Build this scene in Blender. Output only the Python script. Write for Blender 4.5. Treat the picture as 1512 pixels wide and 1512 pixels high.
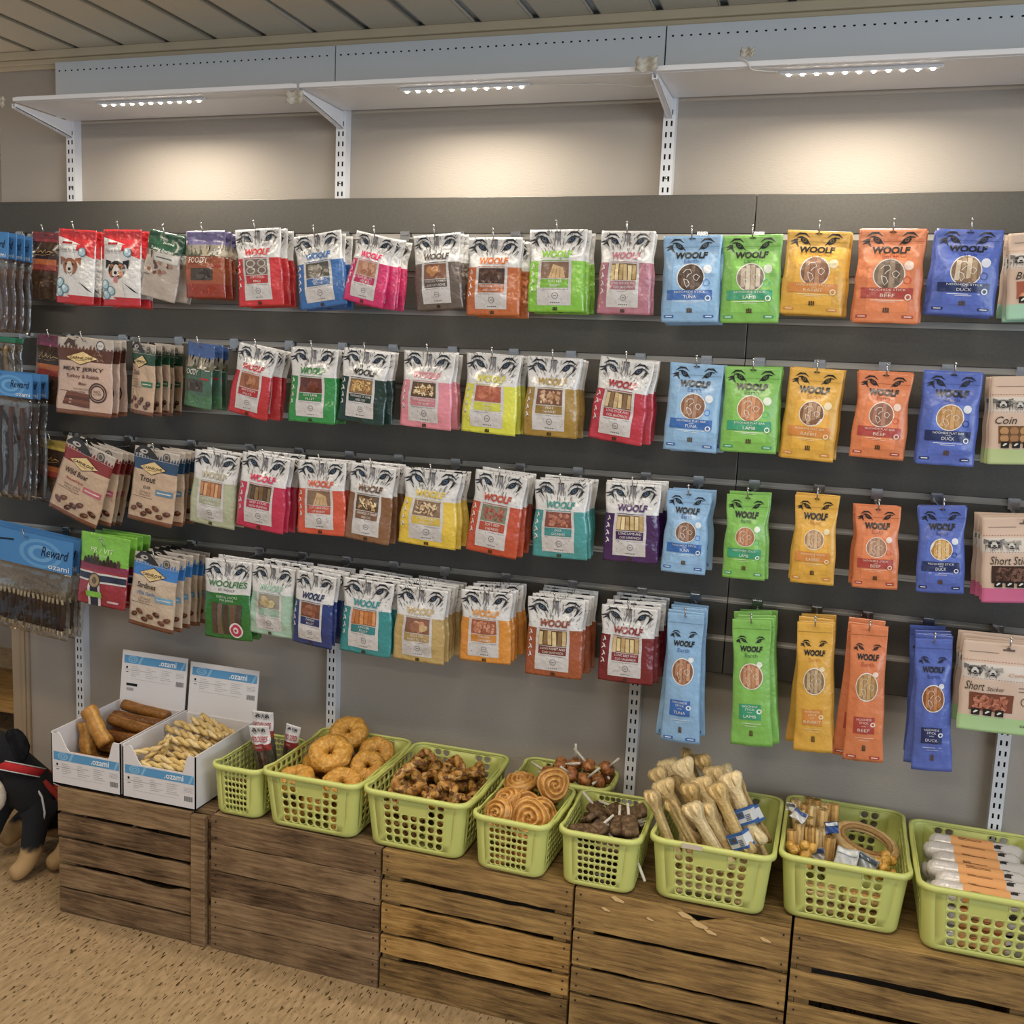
import bpy, bmesh, math, random
from math import sin, cos, pi, sqrt, atan2, radians, exp
from mathutils import Vector, Matrix, Euler, noise

for o in list(bpy.data.objects): bpy.data.objects.remove(o)
scene = bpy.context.scene
COL = scene.collection
rnd = random.Random(7)

# ------------------------------------------------------------------ camera
CAM = Vector((2.26558643, -2.65203976, 1.59025546)); F = 1511.925
AX = Matrix(((0.95076339, 0.30710796, 0.04163756), (0.08196832, -0.11961589, -0.98943076), (-0.29888154, 0.9441275, -0.13889954)))
cd = bpy.data.cameras.new('camera'); cam = bpy.data.objects.new('camera', cd); COL.objects.link(cam)
cd.sensor_width = 36; cd.lens = 36 * F / 1512; cd.clip_start = .05
Rm = Matrix((AX[0], -AX[1], -AX[2])).transposed()
cam.matrix_world = Matrix.Translation(CAM) @ Rm.to_4x4()
scene.camera = cam
def at(px, py, axis, c):
    d = AX.transposed() @ Vector(((px - 756) / F, (py - 756) / F, 1))
    return CAM + d * ((c - CAM[axis]) / d[axis])

# ------------------------------------------------------------------ light
scene.view_settings.view_transform = 'Standard'; scene.view_settings.look = 'None'
scene.view_settings.gamma = 1; scene.view_settings.use_curve_mapping = False
scene.view_settings.exposure = 0.0
w = bpy.data.worlds.new('world'); scene.world = w; w.use_nodes = True
w.node_tree.nodes['Background'].inputs[0].default_value = (.86, .93, 1.0, 1)
w.node_tree.nodes['Background'].inputs[1].default_value = .34
def area(name, loc, rot, sx, sy, power, col, spread=180):
    l = bpy.data.lights.new(name, 'AREA'); l.shape = 'RECTANGLE'; l.size = sx; l.size_y = sy
    l.energy = power; l.color = col; l.spread = radians(spread)
    o = bpy.data.objects.new(name, l); COL.objects.link(o); o.location = loc; o.rotation_euler = rot
    return o
# shop ceiling luminaires (out of view, above and behind the camera) and the shop window on the right
area('ceiling_luminaire_light', (.2, -1.45, 2.45), (0, 0, 0), 1.2, .3, 19.5, (1, .88, .72))
area('ceiling_luminaire_light', (2.2, -1.45, 2.45), (0, 0, 0), 1.2, .3, 21.5, (1, .90, .75))
area('ceiling_luminaire_light', (1.6, -3.7, 2.45), (0, 0, 0), 1.2, .3, 22, (1, .91, .78))
area('shop_window_light', (5.6, -3.2, 1.45), (radians(90), 0, radians(62)), 2.6, 1.8, 74, (.76, .88, 1))

# ------------------------------------------------------------------ materials
def lin(h):
    if not isinstance(h, str): return tuple(h)
    h = h.lstrip('#'); r = []
    for i in (0, 2, 4):
        c = int(h[i:i + 2], 16) / 255
        r.append(c / 12.92 if c <= .04045 else ((c + .055) / 1.055) ** 2.4)
    return tuple(r)
MATS = {}
def newmat(name):
    m = bpy.data.materials.new(name); m.use_nodes = True; MATS[name] = m
    nt = m.node_tree; return m, nt, nt.nodes['Principled BSDF']
def nd(nt, typ, **kw):
    n = nt.nodes.new(typ)
    for k, v in kw.items():
        if k.startswith('i_'): n.inputs[int(k[2:])].default_value = v
        else: setattr(n, k, v)
    return n
def bump(nt, b, scale, strength, dist=.002, detail=3, coord=None, stretch=None):
    tc = nd(nt, 'ShaderNodeTexCoord'); n = nd(nt, 'ShaderNodeTexNoise')
    n.inputs['Scale'].default_value = scale; n.inputs['Detail'].default_value = detail
    src = tc.outputs[coord or 'Object']
    if stretch:
        mp = nd(nt, 'ShaderNodeMapping'); mp.inputs['Scale'].default_value = stretch
        nt.links.new(src, mp.inputs[0]); src = mp.outputs[0]
    nt.links.new(src, n.inputs['Vector'])
    bp = nd(nt, 'ShaderNodeBump'); bp.inputs['Strength'].default_value = strength; bp.inputs['Distance'].default_value = dist
    nt.links.new(n.outputs[0], bp.inputs['Height']); nt.links.new(bp.outputs[0], b.inputs['Normal'])
    return n
def plain(name, col, rough=.5, metal=0, spec=.5, bs=None, bst=.3, bd=.002, var=0, **kw):
    m, nt, b = newmat(name); c = lin(col)
    b.inputs['Base Color'].default_value = (*c, 1); b.inputs['Roughness'].default_value = rough
    b.inputs['Metallic'].default_value = metal; b.inputs['Specular IOR Level'].default_value = spec
    n = None
    if bs: n = bump(nt, b, bs, bst, bd)
    if var:
        if n is None:
            tc = nd(nt, 'ShaderNodeTexCoord'); n = nd(nt, 'ShaderNodeTexNoise'); n.inputs['Scale'].default_value = 9
            nt.links.new(tc.outputs['Object'], n.inputs['Vector'])
        r = nd(nt, 'ShaderNodeValToRGB'); r.color_ramp.elements[0].position = .3; r.color_ramp.elements[1].position = .72
        r.color_ramp.elements[0].color = (*[x * (1 - var) for x in c], 1); r.color_ramp.elements[1].color = (*[min(1, x * (1 + var)) for x in c], 1)
        nt.links.new(n.outputs[0], r.inputs[0]); nt.links.new(r.outputs[0], b.inputs['Base Color'])
    for k, v in kw.items(): b.inputs[k].default_value = v
    return m
def attrmat(name, rough, spec=.5, bs=None, bst=.3, bd=.002, stretch=None, coat=0, var=0):
    m, nt, b = newmat(name)
    a = nd(nt, 'ShaderNodeVertexColor'); a.layer_name = 'col'
    nt.links.new(a.outputs[0], b.inputs['Base Color']); b.inputs['Roughness'].default_value = rough
    b.inputs['Specular IOR Level'].default_value = spec; b.inputs['Coat Weight'].default_value = coat; b.inputs['Coat Roughness'].default_value = .12
    if bs:
        n = bump(nt, b, bs, bst, bd, 4 if var else 2, None, stretch)
        if var:
            r = nd(nt, 'ShaderNodeMapRange'); r.inputs[1].default_value = .3; r.inputs[2].default_value = .7; r.inputs[3].default_value = 1 - var; r.inputs[4].default_value = 1 + var * .4
            mu = nd(nt, 'ShaderNodeVectorMath', operation='SCALE'); nt.links.new(n.outputs[0], r.inputs[0]); nt.links.new(a.outputs[0], mu.inputs[0]); nt.links.new(r.outputs[0], mu.inputs[3]); nt.links.new(mu.outputs[0], b.inputs['Base Color'])
    return m
attrmat('pouch_gloss', .25, .5, 46, .6, .009, None, .7)
attrmat('pouch_matt', .36, .5, 36, .55, .009, None, .25)
attrmat('print_card', .7, .3)
attrmat('food', .65, .3, 130, .8, .003, None, 0, .22); attrmat('food_rough', .46, .5, 85, .9, .006, (1, 1, 2.0), 0, .3)
attrmat('food_shiny', .40, .5, 90, .8, .004, None, 0, .3)
attrmat('cloth', .95, .1, 300, .6, .002)
plain('white_metal', '#e6e8ee', .42, 0, .5)
plain('pale_panel', '#d6dbe0', .5, 0, .4)
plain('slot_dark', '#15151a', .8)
plain('slat_grey', '#524f4a', .40, .2, .7, 160, .08, .001, .1)
plain('alu', '#b9b6b0', .33, .9, .5)
plain('chrome', '#cfd0d2', .2, 1)
plain('wire_steel', '#c3c3c4', .25, 1)
plain('green_plastic', '#c8ce78', .38, 0, .5, 60, .05, .001)
plain('cable', '#d4d3d0', .5); plain('tape', '#cfcabd', .35, Alpha=.8)
plain('card_white', '#dcd9dc', .75, 0, .3)
plain('led_body', '#d8dade', .3)
plain('cream_post', '#a8947c', .6)
def film(name, tint, op):
    m, nt, b = newmat(name); nt.nodes.remove(b); out = nt.nodes['Material Output']
    t = nd(nt, 'ShaderNodeBsdfTransparent', i_0=(*lin(tint), 1)); g = nd(nt, 'ShaderNodeBsdfGlossy', i_0=(1, 1, 1, 1), i_1=.15)
    mx = nd(nt, 'ShaderNodeMixShader'); lw = nd(nt, 'ShaderNodeLayerWeight', i_0=.35)
    ma = nd(nt, 'ShaderNodeMath', operation='MULTIPLY_ADD'); ma.inputs[1].default_value = .5; ma.inputs[2].default_value = op
    tc = nd(nt, 'ShaderNodeTexCoord'); n = nd(nt, 'ShaderNodeTexNoise'); n.inputs['Scale'].default_value = 30
    bp = nd(nt, 'ShaderNodeBump', i_0=.7); bp.inputs['Distance'].default_value = .006
    nt.links.new(tc.outputs['Object'], n.inputs['Vector']); nt.links.new(n.outputs[0], bp.inputs['Height'])
    nt.links.new(bp.outputs[0], g.inputs['Normal']); nt.links.new(bp.outputs[0], lw.inputs['Normal'])
    nt.links.new(lw.outputs['Fresnel'], ma.inputs[0]); nt.links.new(ma.outputs[0], mx.inputs[0])
    nt.links.new(t.outputs[0], mx.inputs[1]); nt.links.new(g.outputs[0], mx.inputs[2]); nt.links.new(mx.outputs[0], out.inputs[0])
film('clear_film', '#f3f1ee', .06)
def emis(name, col, s):
    m, nt, b = newmat(name); b.inputs['Base Color'].default_value = (*col, 1)
    b.inputs['Emission Color'].default_value = (*col, 1); b.inputs['Emission Strength'].default_value = s
emis('led_glow', (1, .95, .82), 28)
def wood(name, c0, c1, c2, sc=1.0):
    m, nt, b = newmat(name)
    tc = nd(nt, 'ShaderNodeTexCoord'); oi = nd(nt, 'ShaderNodeObjectInfo')
    mp = nd(nt, 'ShaderNodeMapping'); mp.inputs['Scale'].default_value = (2.6, 34, 34)
    ad = nd(nt, 'ShaderNodeVectorMath', operation='ADD'); ml = nd(nt, 'ShaderNodeVectorMath', operation='SCALE'); ml.inputs[3].default_value = 37
    nt.links.new(oi.outputs['Random'], ml.inputs[0]); nt.links.new(tc.outputs['Object'], ad.inputs[0]); nt.links.new(ml.outputs[0], ad.inputs[1])
    nt.links.new(ad.outputs[0], mp.inputs[0])
    n1 = nd(nt, 'ShaderNodeTexNoise'); n1.inputs['Scale'].default_value = 3.2 * sc; n1.inputs['Detail'].default_value = 8; n1.inputs['Roughness'].default_value = .68; n1.inputs['Distortion'].default_value = .6
    nt.links.new(mp.outputs[0], n1.inputs['Vector'])
    n2 = nd(nt, 'ShaderNodeTexNoise'); n2.inputs['Scale'].default_value = 7; n2.inputs['Detail'].default_value = 4
    nt.links.new(ad.outputs[0], n2.inputs['Vector'])
    mx = nd(nt, 'ShaderNodeMath', operation='ADD'); nt.links.new(n1.outputs[0], mx.inputs[0])
    m2 = nd(nt, 'ShaderNodeMath', operation='MULTIPLY_ADD'); m2.inputs[1].default_value = .5; m2.inputs[2].default_value = -.25
    nt.links.new(n2.outputs[0], m2.inputs[0]); nt.links.new(m2.outputs[0], mx.inputs[1])
    m3 = nd(nt, 'ShaderNodeMath', operation='MULTIPLY_ADD'); m3.inputs[1].default_value = .16; nt.links.new(oi.outputs['Random'], m3.inputs[0]); nt.links.new(mx.outputs[0], m3.inputs[2])
    r = nd(nt, 'ShaderNodeValToRGB'); e = r.color_ramp.elements
    e[0].position = .34; e[0].color = (*lin(c0), 1); e[1].position = .80; e[1].color = (*lin(c2), 1)
    k = e.new(.56); k.color = (*lin(c1), 1)
    nt.links.new(m3.outputs[0], r.inputs[0]); nt.links.new(r.outputs[0], b.inputs['Base Color'])
    b.inputs['Roughness'].default_value = .78; b.inputs['Specular IOR Level'].default_value = .25
    bp = nd(nt, 'ShaderNodeBump', i_0=.6); bp.inputs['Distance'].default_value = .003
    nt.links.new(n1.outputs[0], bp.inputs['Height']); nt.links.new(bp.outputs[0], b.inputs['Normal'])
wood('wood_dark', '#3a2a1c', '#735b43', '#9c8160'); wood('wood_mid', '#4a3620', '#8b6e45', '#b4925b'); wood('wood_light', '#624723', '#a9834c', '#cba467')
plain('fresh_wood', '#d9b883', .8)
# wall: fine embossed wallpaper
m, nt, b = newmat('wallpaper'); b.inputs['Base Color'].default_value = (*lin('#b0a79d'), 1); b.inputs['Roughness'].default_value = .75; b.inputs['Specular IOR Level'].default_value = .25
bump(nt, b, 220, .5, .0015, 2, None, (.35, 1, 1.4))
# ceiling boards
plain('ceiling_board', '#cfc7b6', .6, 0, .35, 400, .25, .0006); plain('ceiling_strip', '#aeb9c9', .4, .3)
# floor: beige vinyl with short dark streaks
m, nt, b = newmat('vinyl_floor')
tc = nd(nt, 'ShaderNodeTexCoord'); mp = nd(nt, 'ShaderNodeMapping'); mp.inputs['Rotation'].default_value = (0, 0, radians(14)); mp.inputs['Scale'].default_value = (1.0, .24, 1)
nt.links.new(tc.outputs['Object'], mp.inputs[0])
n1 = nd(nt, 'ShaderNodeTexNoise'); n1.inputs['Scale'].default_value = 150; n1.inputs['Detail'].default_value = 1.5; n1.inputs['Distortion'].default_value = .3
n2 = nd(nt, 'ShaderNodeTexNoise'); n2.inputs['Scale'].default_value = 90; n2.inputs['Detail'].default_value = 3
for n in (n1, n2): nt.links.new(mp.outputs[0], n.inputs['Vector'])
r1 = nd(nt, 'ShaderNodeValToRGB'); r1.color_ramp.elements[0].position = .615; r1.color_ramp.elements[1].position = .665
nt.links.new(n1.outputs[0], r1.inputs[0])
r2 = nd(nt, 'ShaderNodeValToRGB'); r2.color_ramp.elements[0].color = (*lin('#97805f'), 1); r2.color_ramp.elements[1].color = (*lin('#b09673'), 1)
r2.color_ramp.elements[0].position = .35; r2.color_ramp.elements[1].position = .65
nt.links.new(n2.outputs[0], r2.inputs[0])
mx = nd(nt, 'ShaderNodeMix', data_type='RGBA'); mx.inputs[7].default_value = (*lin('#4d391f'), 1)
nt.links.new(r1.outputs[0], mx.inputs[0]); nt.links.new(r2.outputs[0], mx.inputs[6]); nt.links.new(mx.outputs[2], b.inputs['Base Color'])
b.inputs['Roughness'].default_value = .5; b.inputs['Specular IOR Level'].default_value = .3

# ------------------------------------------------------------------ mesh helpers
SATMIX = .13
class MB:
    def __init__(s): s.v = []; s.f = []; s.c = []; s.has = False; s.sm = SATMIX
    def add(s, vs, fs, col=None):
        b = len(s.v); s.v += [tuple(p) for p in vs]; s.f += [tuple(i + b for i in q) for q in fs]
        if col is not None: s.has = True
        s.c += [col] * len(fs)
    def box(s, x0, x1, y0, y1, z0, z1, col=None, M=None):
        vs = [Vector((x, y, z)) for z in (z0, z1) for y in (y0, y1) for x in (x0, x1)]
        if M: vs = [M @ p for p in vs]
        s.add(vs, [(0, 2, 3, 1), (4, 5, 7, 6), (0, 1, 5, 4), (2, 6, 7, 3), (0, 4, 6, 2), (1, 3, 7, 5)], col)
    def prism(s, poly, y0, y1, col=None, M=None, ax='y'):   # polygon in two axes, extruded along the third
        n = len(poly); P = lambda a, b, d: Vector((a, d, b)) if ax == 'y' else (Vector((d, a, b)) if ax == 'x' else Vector((a, b, d)))
        vs = [P(a, b, y0) for a, b in poly] + [P(a, b, y1) for a, b in poly]
        if M: vs = [M @ p for p in vs]
        s.add(vs, [tuple(range(n)), tuple(range(2 * n - 1, n - 1, -1))] + [(i, i + n, (i + 1) % n + n, (i + 1) % n) for i in range(n)], col)
    def tube(s, pts, r, n=8, col=None, cap=True, closed=False, M=None, sq=1):
        pts = [Vector(p) for p in pts]; N = len(pts); rs = r if isinstance(r, (list, tuple)) else [r] * N
        ref = None; rings = []
        for i, p in enumerate(pts):
            if closed: t = pts[(i + 1) % N] - pts[i - 1]
            else: t = pts[min(i + 1, N - 1)] - pts[max(i - 1, 0)]
            t.normalize()
            if ref is None: ref = Vector((0, 0, 1)) if abs(t.z) < .9 else Vector((1, 0, 0))
            a = (ref - t * ref.dot(t)).normalized(); bb = t.cross(a); ref = a
            rings.append([p + (a * cos(2 * pi * k / n) * sq + bb * sin(2 * pi * k / n)) * rs[i] for k in range(n)])
        vs = [q for g in rings for q in g]
        if M: vs = [M @ p for p in vs]
        fs = [(i * n + k, i * n + (k + 1) % n, ((i + 1) % N) * n + (k + 1) % n, ((i + 1) % N) * n + k) for i in range(N if closed else N - 1) for k in range(n)]
        if cap and not closed: fs += [tuple(range(n - 1, -1, -1)), tuple((N - 1) * n + k for k in range(n))]
        s.add(vs, fs, col)
    def lathe(s, prof, n=16, col=None, M=None):
        vs = [Vector((r * cos(2 * pi * k / n), r * sin(2 * pi * k / n), z)) for r, z in prof for k in range(n)]
        if M: vs = [M @ p for p in vs]
        fs = [(i * n + k, i * n + (k + 1) % n, (i + 1) * n + (k + 1) % n, (i + 1) * n + k) for i in range(len(prof) - 1) for k in range(n)]
        s.add(vs, fs, col)
    def grid(s, fn, nu, nv, col=None, wu=False):     # fn(a,b) a,b in 0..1
        vs = [fn(i / nu, j / nv) for j in range(nv + 1) for i in range(nu + 1)]; W = nu + 1
        s.add(vs, [(j * W + i, j * W + i + 1, (j + 1) * W + i + 1, (j + 1) * W + i) for j in range(nv) for i in range(nu)], col)
    def mesh(s, name, smooth=False):
        me = bpy.data.meshes.new(name); me.from_pydata(s.v, [], s.f)
        if s.has:
            ca = me.color_attributes.new('col', 'FLOAT_COLOR', 'CORNER'); buf = []
            cache = {}
            for f, c in zip(s.f, s.c):
                if c not in cache:
                    k = lin(c if c is not None else '#808080'); lu = .25 * k[0] + .6 * k[1] + .15 * k[2]; cache[c] = (*[(x + (lu - x) * s.sm) for x in k], 1.0)
                buf.extend(cache[c] * len(f))
            ca.data.foreach_set('color', buf)
        if smooth: me.polygons.foreach_set('use_smooth', [True] * len(me.polygons))
        me.update(); return me
    def build(s, name, mat, parent=None, smooth=False, origin=None, matrix=None):
        if origin is not None:
            o3 = Vector(origin); s.v = [tuple(Vector(p) - o3) for p in s.v]
        me = s.mesh(name, smooth)
        me.materials.append(MATS[mat] if isinstance(mat, str) else mat)
        return link(name, me, parent, origin if parent is None else None, matrix)
def link(name, me, parent=None, loc=None, matrix=None):
    o = bpy.data.objects.new(name, me); COL.objects.link(o)
    if parent is not None: o.parent = parent
    if matrix is not None: o.matrix_world = matrix
    elif loc is not None: o.location = loc
    return o
def tag(o, label, cat, group=None):
    o['label'] = label; o['category'] = cat
    if group: o['group'] = group
    return o
def thing(name, loc, label, cat, group=None, rot=None):
    o = bpy.data.objects.new(name, None); COL.objects.link(o); o.location = loc; o.empty_display_size = .02
    if rot: o.rotation_euler = rot
    return tag(o, label, cat, group)
def struct(o): o['kind'] = 'structure'; return o
def part(mb, name, mat, parent, smooth=False):          # world-space mesh under an unrotated Empty
    mb.v = [tuple(Vector(p) - parent.location) for p in mb.v]
    return mb.build(name, mat, parent, smooth)
def bevel(o, w=.002, seg=2):
    m = o.modifiers.new('bevel', 'BEVEL'); m.width = w; m.segments = seg; m.limit_method = 'ANGLE'; return o
def solid(o, t, off=-1):
    m = o.modifiers.new('solid', 'SOLIDIFY'); m.thickness = t; m.offset = off; return o
def subsurf(o, n=1):
    m = o.modifiers.new('sub', 'SUBSURF'); m.levels = n; m.render_levels = n; return o

# ------------------------------------------------------------------ room shell
CEIL = 2.475; Z1 = 1.933
b_ = MB(); b_.box(-.29, 4.6, 0, .12, 0, 2.6); struct(b_.build('wall_back', 'wallpaper'))
b_ = MB(); b_.box(-2.2, 4.6, -5.2, 1.6, -.06, 0); struct(b_.build('floor', 'vinyl_floor'))
b_ = MB(); b_.box(-2.2, 4.6, 1.6, 1.7, 0, 2.6); struct(b_.build('wall_far', 'wallpaper'))
b_ = MB(); b_.box(-2.2, 4.6, -5.2, 1.6, CEIL + .010, CEIL + .08); cl = struct(b_.build('ceiling', 'ceiling_strip'))
me = None; PITCH = .1579
for k in range(-14, 29):
    x0 = .0185 + PITCH * k
    if me is None:
        q = MB(); q.box(.012, PITCH - .009, -5.2, 1.6, 0, .009); q.box(.012, .015, -5.2, 1.6, 0, .0095); q.box(PITCH - .012, PITCH - .009, -5.2, 1.6, 0, .0095); me = q.mesh('ceiling_board'); me.materials.append(MATS['ceiling_board'])
    link('ceiling_board', me, cl, (x0, 0, CEIL))
b_ = MB(); b_.box(-.29, 4.6, -.010, 0, 2.424, CEIL); b_.box(-.29, 4.6, -.024, -.010, 2.452, CEIL); b_.box(-.29, 4.6, -.016, -.010, 2.436, 2.452)
struct(bevel(b_.build('trim_1', plain('trim_cream', '#cbbb9f', .5)), .003))
b_ = MB(); b_.box(-.288, -.222, -.012, 0, 0, .90); b_.box(-.246, -.232, -.018, -.012, 0, .90); struct(bevel(b_.build('trim_2', 'cream_post'), .003))

def holes_panel(mb, xs, zs, hole, y, col=None):        # plane facing -y; cells where hole(i,j) is true stay open
    n = len(xs); vs = [(x, y, z) for z in zs for x in xs]
    fs = [(j * n + i, j * n + i + 1, (j + 1) * n + i + 1, (j + 1) * n + i) for j in range(len(zs) - 1) for i in range(n - 1) if not hole(i, j)]
    mb.add(vs, fs, col)
# slotted uprights
def upright(xc, i, nm):
    t = thing('slotted_upright', (xc, 0, .35), nm, 'shelf upright', 'white slotted wall uprights')
    W = .015; q = MB(); xs = [-W, -.0085, -.0040, .0040, .0085, W]; xs = [xc + x for x in xs]; zs = [.35]; z = .37; fl = []
    while z < 2.25:
        zs += [z, z + .0125]; z += .0265
    zs.append(2.272)
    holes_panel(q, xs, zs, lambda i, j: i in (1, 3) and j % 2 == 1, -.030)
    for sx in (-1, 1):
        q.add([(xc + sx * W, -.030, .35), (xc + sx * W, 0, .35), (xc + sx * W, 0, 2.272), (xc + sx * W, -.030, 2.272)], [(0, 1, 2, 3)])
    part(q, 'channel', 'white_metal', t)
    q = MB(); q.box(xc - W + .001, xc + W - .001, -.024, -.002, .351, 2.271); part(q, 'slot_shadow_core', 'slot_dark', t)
    s = MB(); s.lathe([(0, .0035), (.003, .003), (.0045, 0)], 10, None, Matrix.Translation((xc, -.030, 2.075)) @ Matrix.Rotation(radians(90), 4, 'X')); part(s, 'screw', 'chrome', t)
UX = [0, .9, 1.8, 2.7, 3.6]
for i, x in enumerate(UX):
    upright(x, i, ['white slotted upright above the white display boxes, by the door post', 'white slotted upright rising behind the basket of golden chew rings',
                   'white slotted upright rising behind the basket of dark chews on sticks', 'white slotted upright rising behind the basket of white rolls', 'white slotted upright past the last shelf'][i])
# perforated back panels
for i in range(4):
    x0, x1 = (-.048 if i == 0 else UX[i] - .018), UX[i + 1] - .022
    t = thing('perforated_panel', (x0, -.02, 2.28), ['pale perforated back panel above the shelf end by the door post', 'pale perforated back panel above the middle lit shelf',
              'pale perforated back panel above the brightest strip of lights', 'pale perforated back panel past the lit shelves'][i], 'back panel', 'pale perforated panels above the shelf')
    xs = [x0]; x = x0 + .012
    while x < x1 - .014: xs += [x, x + .0055]; x += .0222
    xs.append(x1); q = MB()
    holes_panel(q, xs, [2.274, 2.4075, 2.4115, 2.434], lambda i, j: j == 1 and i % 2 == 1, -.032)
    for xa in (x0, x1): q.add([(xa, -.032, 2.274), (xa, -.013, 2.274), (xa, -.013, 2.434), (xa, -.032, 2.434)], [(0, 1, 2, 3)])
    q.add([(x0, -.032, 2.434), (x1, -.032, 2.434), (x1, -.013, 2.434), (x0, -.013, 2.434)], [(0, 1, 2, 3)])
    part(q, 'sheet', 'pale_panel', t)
    q = MB(); q.box(x0 + .002, x1 - .002, -.026, -.020, 2.276, 2.432); part(q, 'dark_backing', 'slot_dark', t)  # dark sheet added to stand for the shade behind the holes
# shelves, brackets, LED strips
SZ = 2.264
for i in range(4):
    x0, x1 = UX[i] + (.012 if i == 0 else .004), UX[i + 1] - .004
    t = thing('metal_shelf', ((x0 + x1) / 2, -.03, SZ), ['white metal shelf over the far end, its lights above the red pouches', 'white metal shelf between the two inner brackets',
              'white metal shelf over the single-colour pouches', 'white metal shelf past the last bracket'][i], 'shelf', 'white metal wall shelves')
    q = MB(); q.box(x0, x1, -.262, -.034, SZ, SZ + .004); q.box(x0, x1, -.266, -.262, SZ, SZ + .010); q.box(x0, x1, -.254, -.251, SZ - .0015, SZ)
    bevel(part(q, 'tray', 'white_metal', t), .0015)
    q = MB(); q.box(x0 + .01, x1 - .01, -.2655, -.2655 + .02, SZ + .008, SZ + .011); part(q, 'front_lip', 'white_metal', t)
for i, x in enumerate(UX):
    t = thing('shelf_bracket', (x, -.03, 2.22), ['sloped white shelf bracket at the shelf end by the door post', 'sloped white shelf bracket between the end shelf and the middle shelf',
              'sloped white shelf bracket between the middle shelf and the brightest light strip', 'sloped white shelf bracket above the white roll basket', 'sloped white shelf bracket past the last shelf'][i], 'bracket', 'sloped white shelf brackets')
    for sx in (-.0065, .0035):
        q = MB(); q.prism([(-.031, 2.262), (-.25, 2.262), (-.25, 2.250), (-.075, 2.224), (-.031, 2.216)], x + sx, x + sx + .003, None, None, 'x'); part(q, 'side_plate', 'white_metal', t)
    q = MB(); q.prism([(-.031, 2.217), (-.074, 2.225), (-.249, 2.251), (-.249, 2.2535), (-.074, 2.2275), (-.031, 2.2195)], x - .0065, x + .0065, None, None, 'x'); part(q, 'bottom_fold', 'white_metal', t)
LEDX = [(.268, .587), (1.168, 1.483), (2.083, 2.397)]
for i, (a, c) in enumerate(LEDX):
    t = thing('led_strip', ((a + c) / 2, -.217, SZ), ['short lit strip of white diodes under the end shelf by the door post', 'short lit strip of white diodes under the middle shelf',
              'short lit strip of white diodes above the plain coloured pouches'][i], 'light', 'lit diode strips under the shelves')
    q = MB(); q.box(a - .012, c + .012, -.224, -.210, SZ - .008, SZ); bevel(part(q, 'housing', 'led_body', t), .002)
    md = MB(); md.lathe([(0, -.004), (.0035, -.003), (.0052, 0)], 10); me = md.mesh('diode', True); me.materials.append(MATS['led_glow'])
    for k in range(11):
        link('diode', me, t, (a + (c - a) * (k + .3) / 10.6 - (a + c) / 2, 0, -.008))
    l = area('led_strip_light', (0, 0, -.014), (radians(0), 0, 0), c - a, .012, 3.5, (1, .91, .75), 160); l.parent = t
def cable(name, pts, r, label, mat='cable'):
    P = [Vector(p) for p in pts]; out = []
    for i in range(len(P) - 1):
        p0, p1, p2, p3 = P[max(i - 1, 0)], P[i], P[i + 1], P[min(i + 2, len(P) - 1)]
        for k in range(6):
            t = k / 6; out.append(.5 * ((2 * p1) + (p2 - p0) * t + (2 * p0 - 5 * p1 + 4 * p2 - p3) * t * t + (3 * p1 - p0 - 3 * p2 + p3) * t ** 3))
    out.append(P[-1]); q = MB(); q.tube(out, r, 6); return tag(q.build(name, mat, None, True), label, 'cable')
zc = SZ - .003
cable('cable', [(.60, -.217, zc), (.70, -.219, zc - .002), (.80, -.214, zc), (.86, -.212, zc - .004), (.885, -.225, zc - .012)], .0015, 'thin white cable under the end shelf leading to its bracket')
cable('cable', [(1.495, -.215, zc), (1.58, -.205, zc - .002), (1.67, -.19, zc), (1.74, -.185, zc - .006), (1.785, -.20, zc - .012), (1.79, -.235, zc - .01)], .0015, 'thin white cable drooping under the middle shelf to its bracket')
cable('cable', [(2.07, -.225, zc), (2.04, -.24, zc - .001), (2.015, -.262, zc - .002), (2.005, -.272, zc + .012), (1.985, -.271, zc + .020)], .0016, 'thin cable looped over the shelf lip beside the brightest light strip')
def tape(loc, lab, s=1):
    q = MB(); r2 = random.Random(int(loc[0] * 1000))
    q.grid(lambda a, b: Vector(loc) + Vector(((a - .5) * .05 * s, -.006 * sin(a * 9) * s - .004 * sin(b * 11 + a * 5), (b - .5) * .028 * s + .004 * sin(a * 14))), 12, 6)
    o = q.build('tape_wad', 'tape', None, True); solid(o, .0008); tag(o, lab, 'tape')
tape((-.03, -.272, 2.262), 'crumpled clear tape at the shelf end by the door post', .9); tape((.89, -.262, 2.243), 'crumpled clear tape on the bracket between end and middle shelf'); tape((1.785, -.276, 2.276), 'crumpled clear tape on the lip above the bracket before the brightest strip')
tape((2.005, -.276, 2.29), 'crumpled tape holding the looped cable beside the brightest strip', .6)

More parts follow.
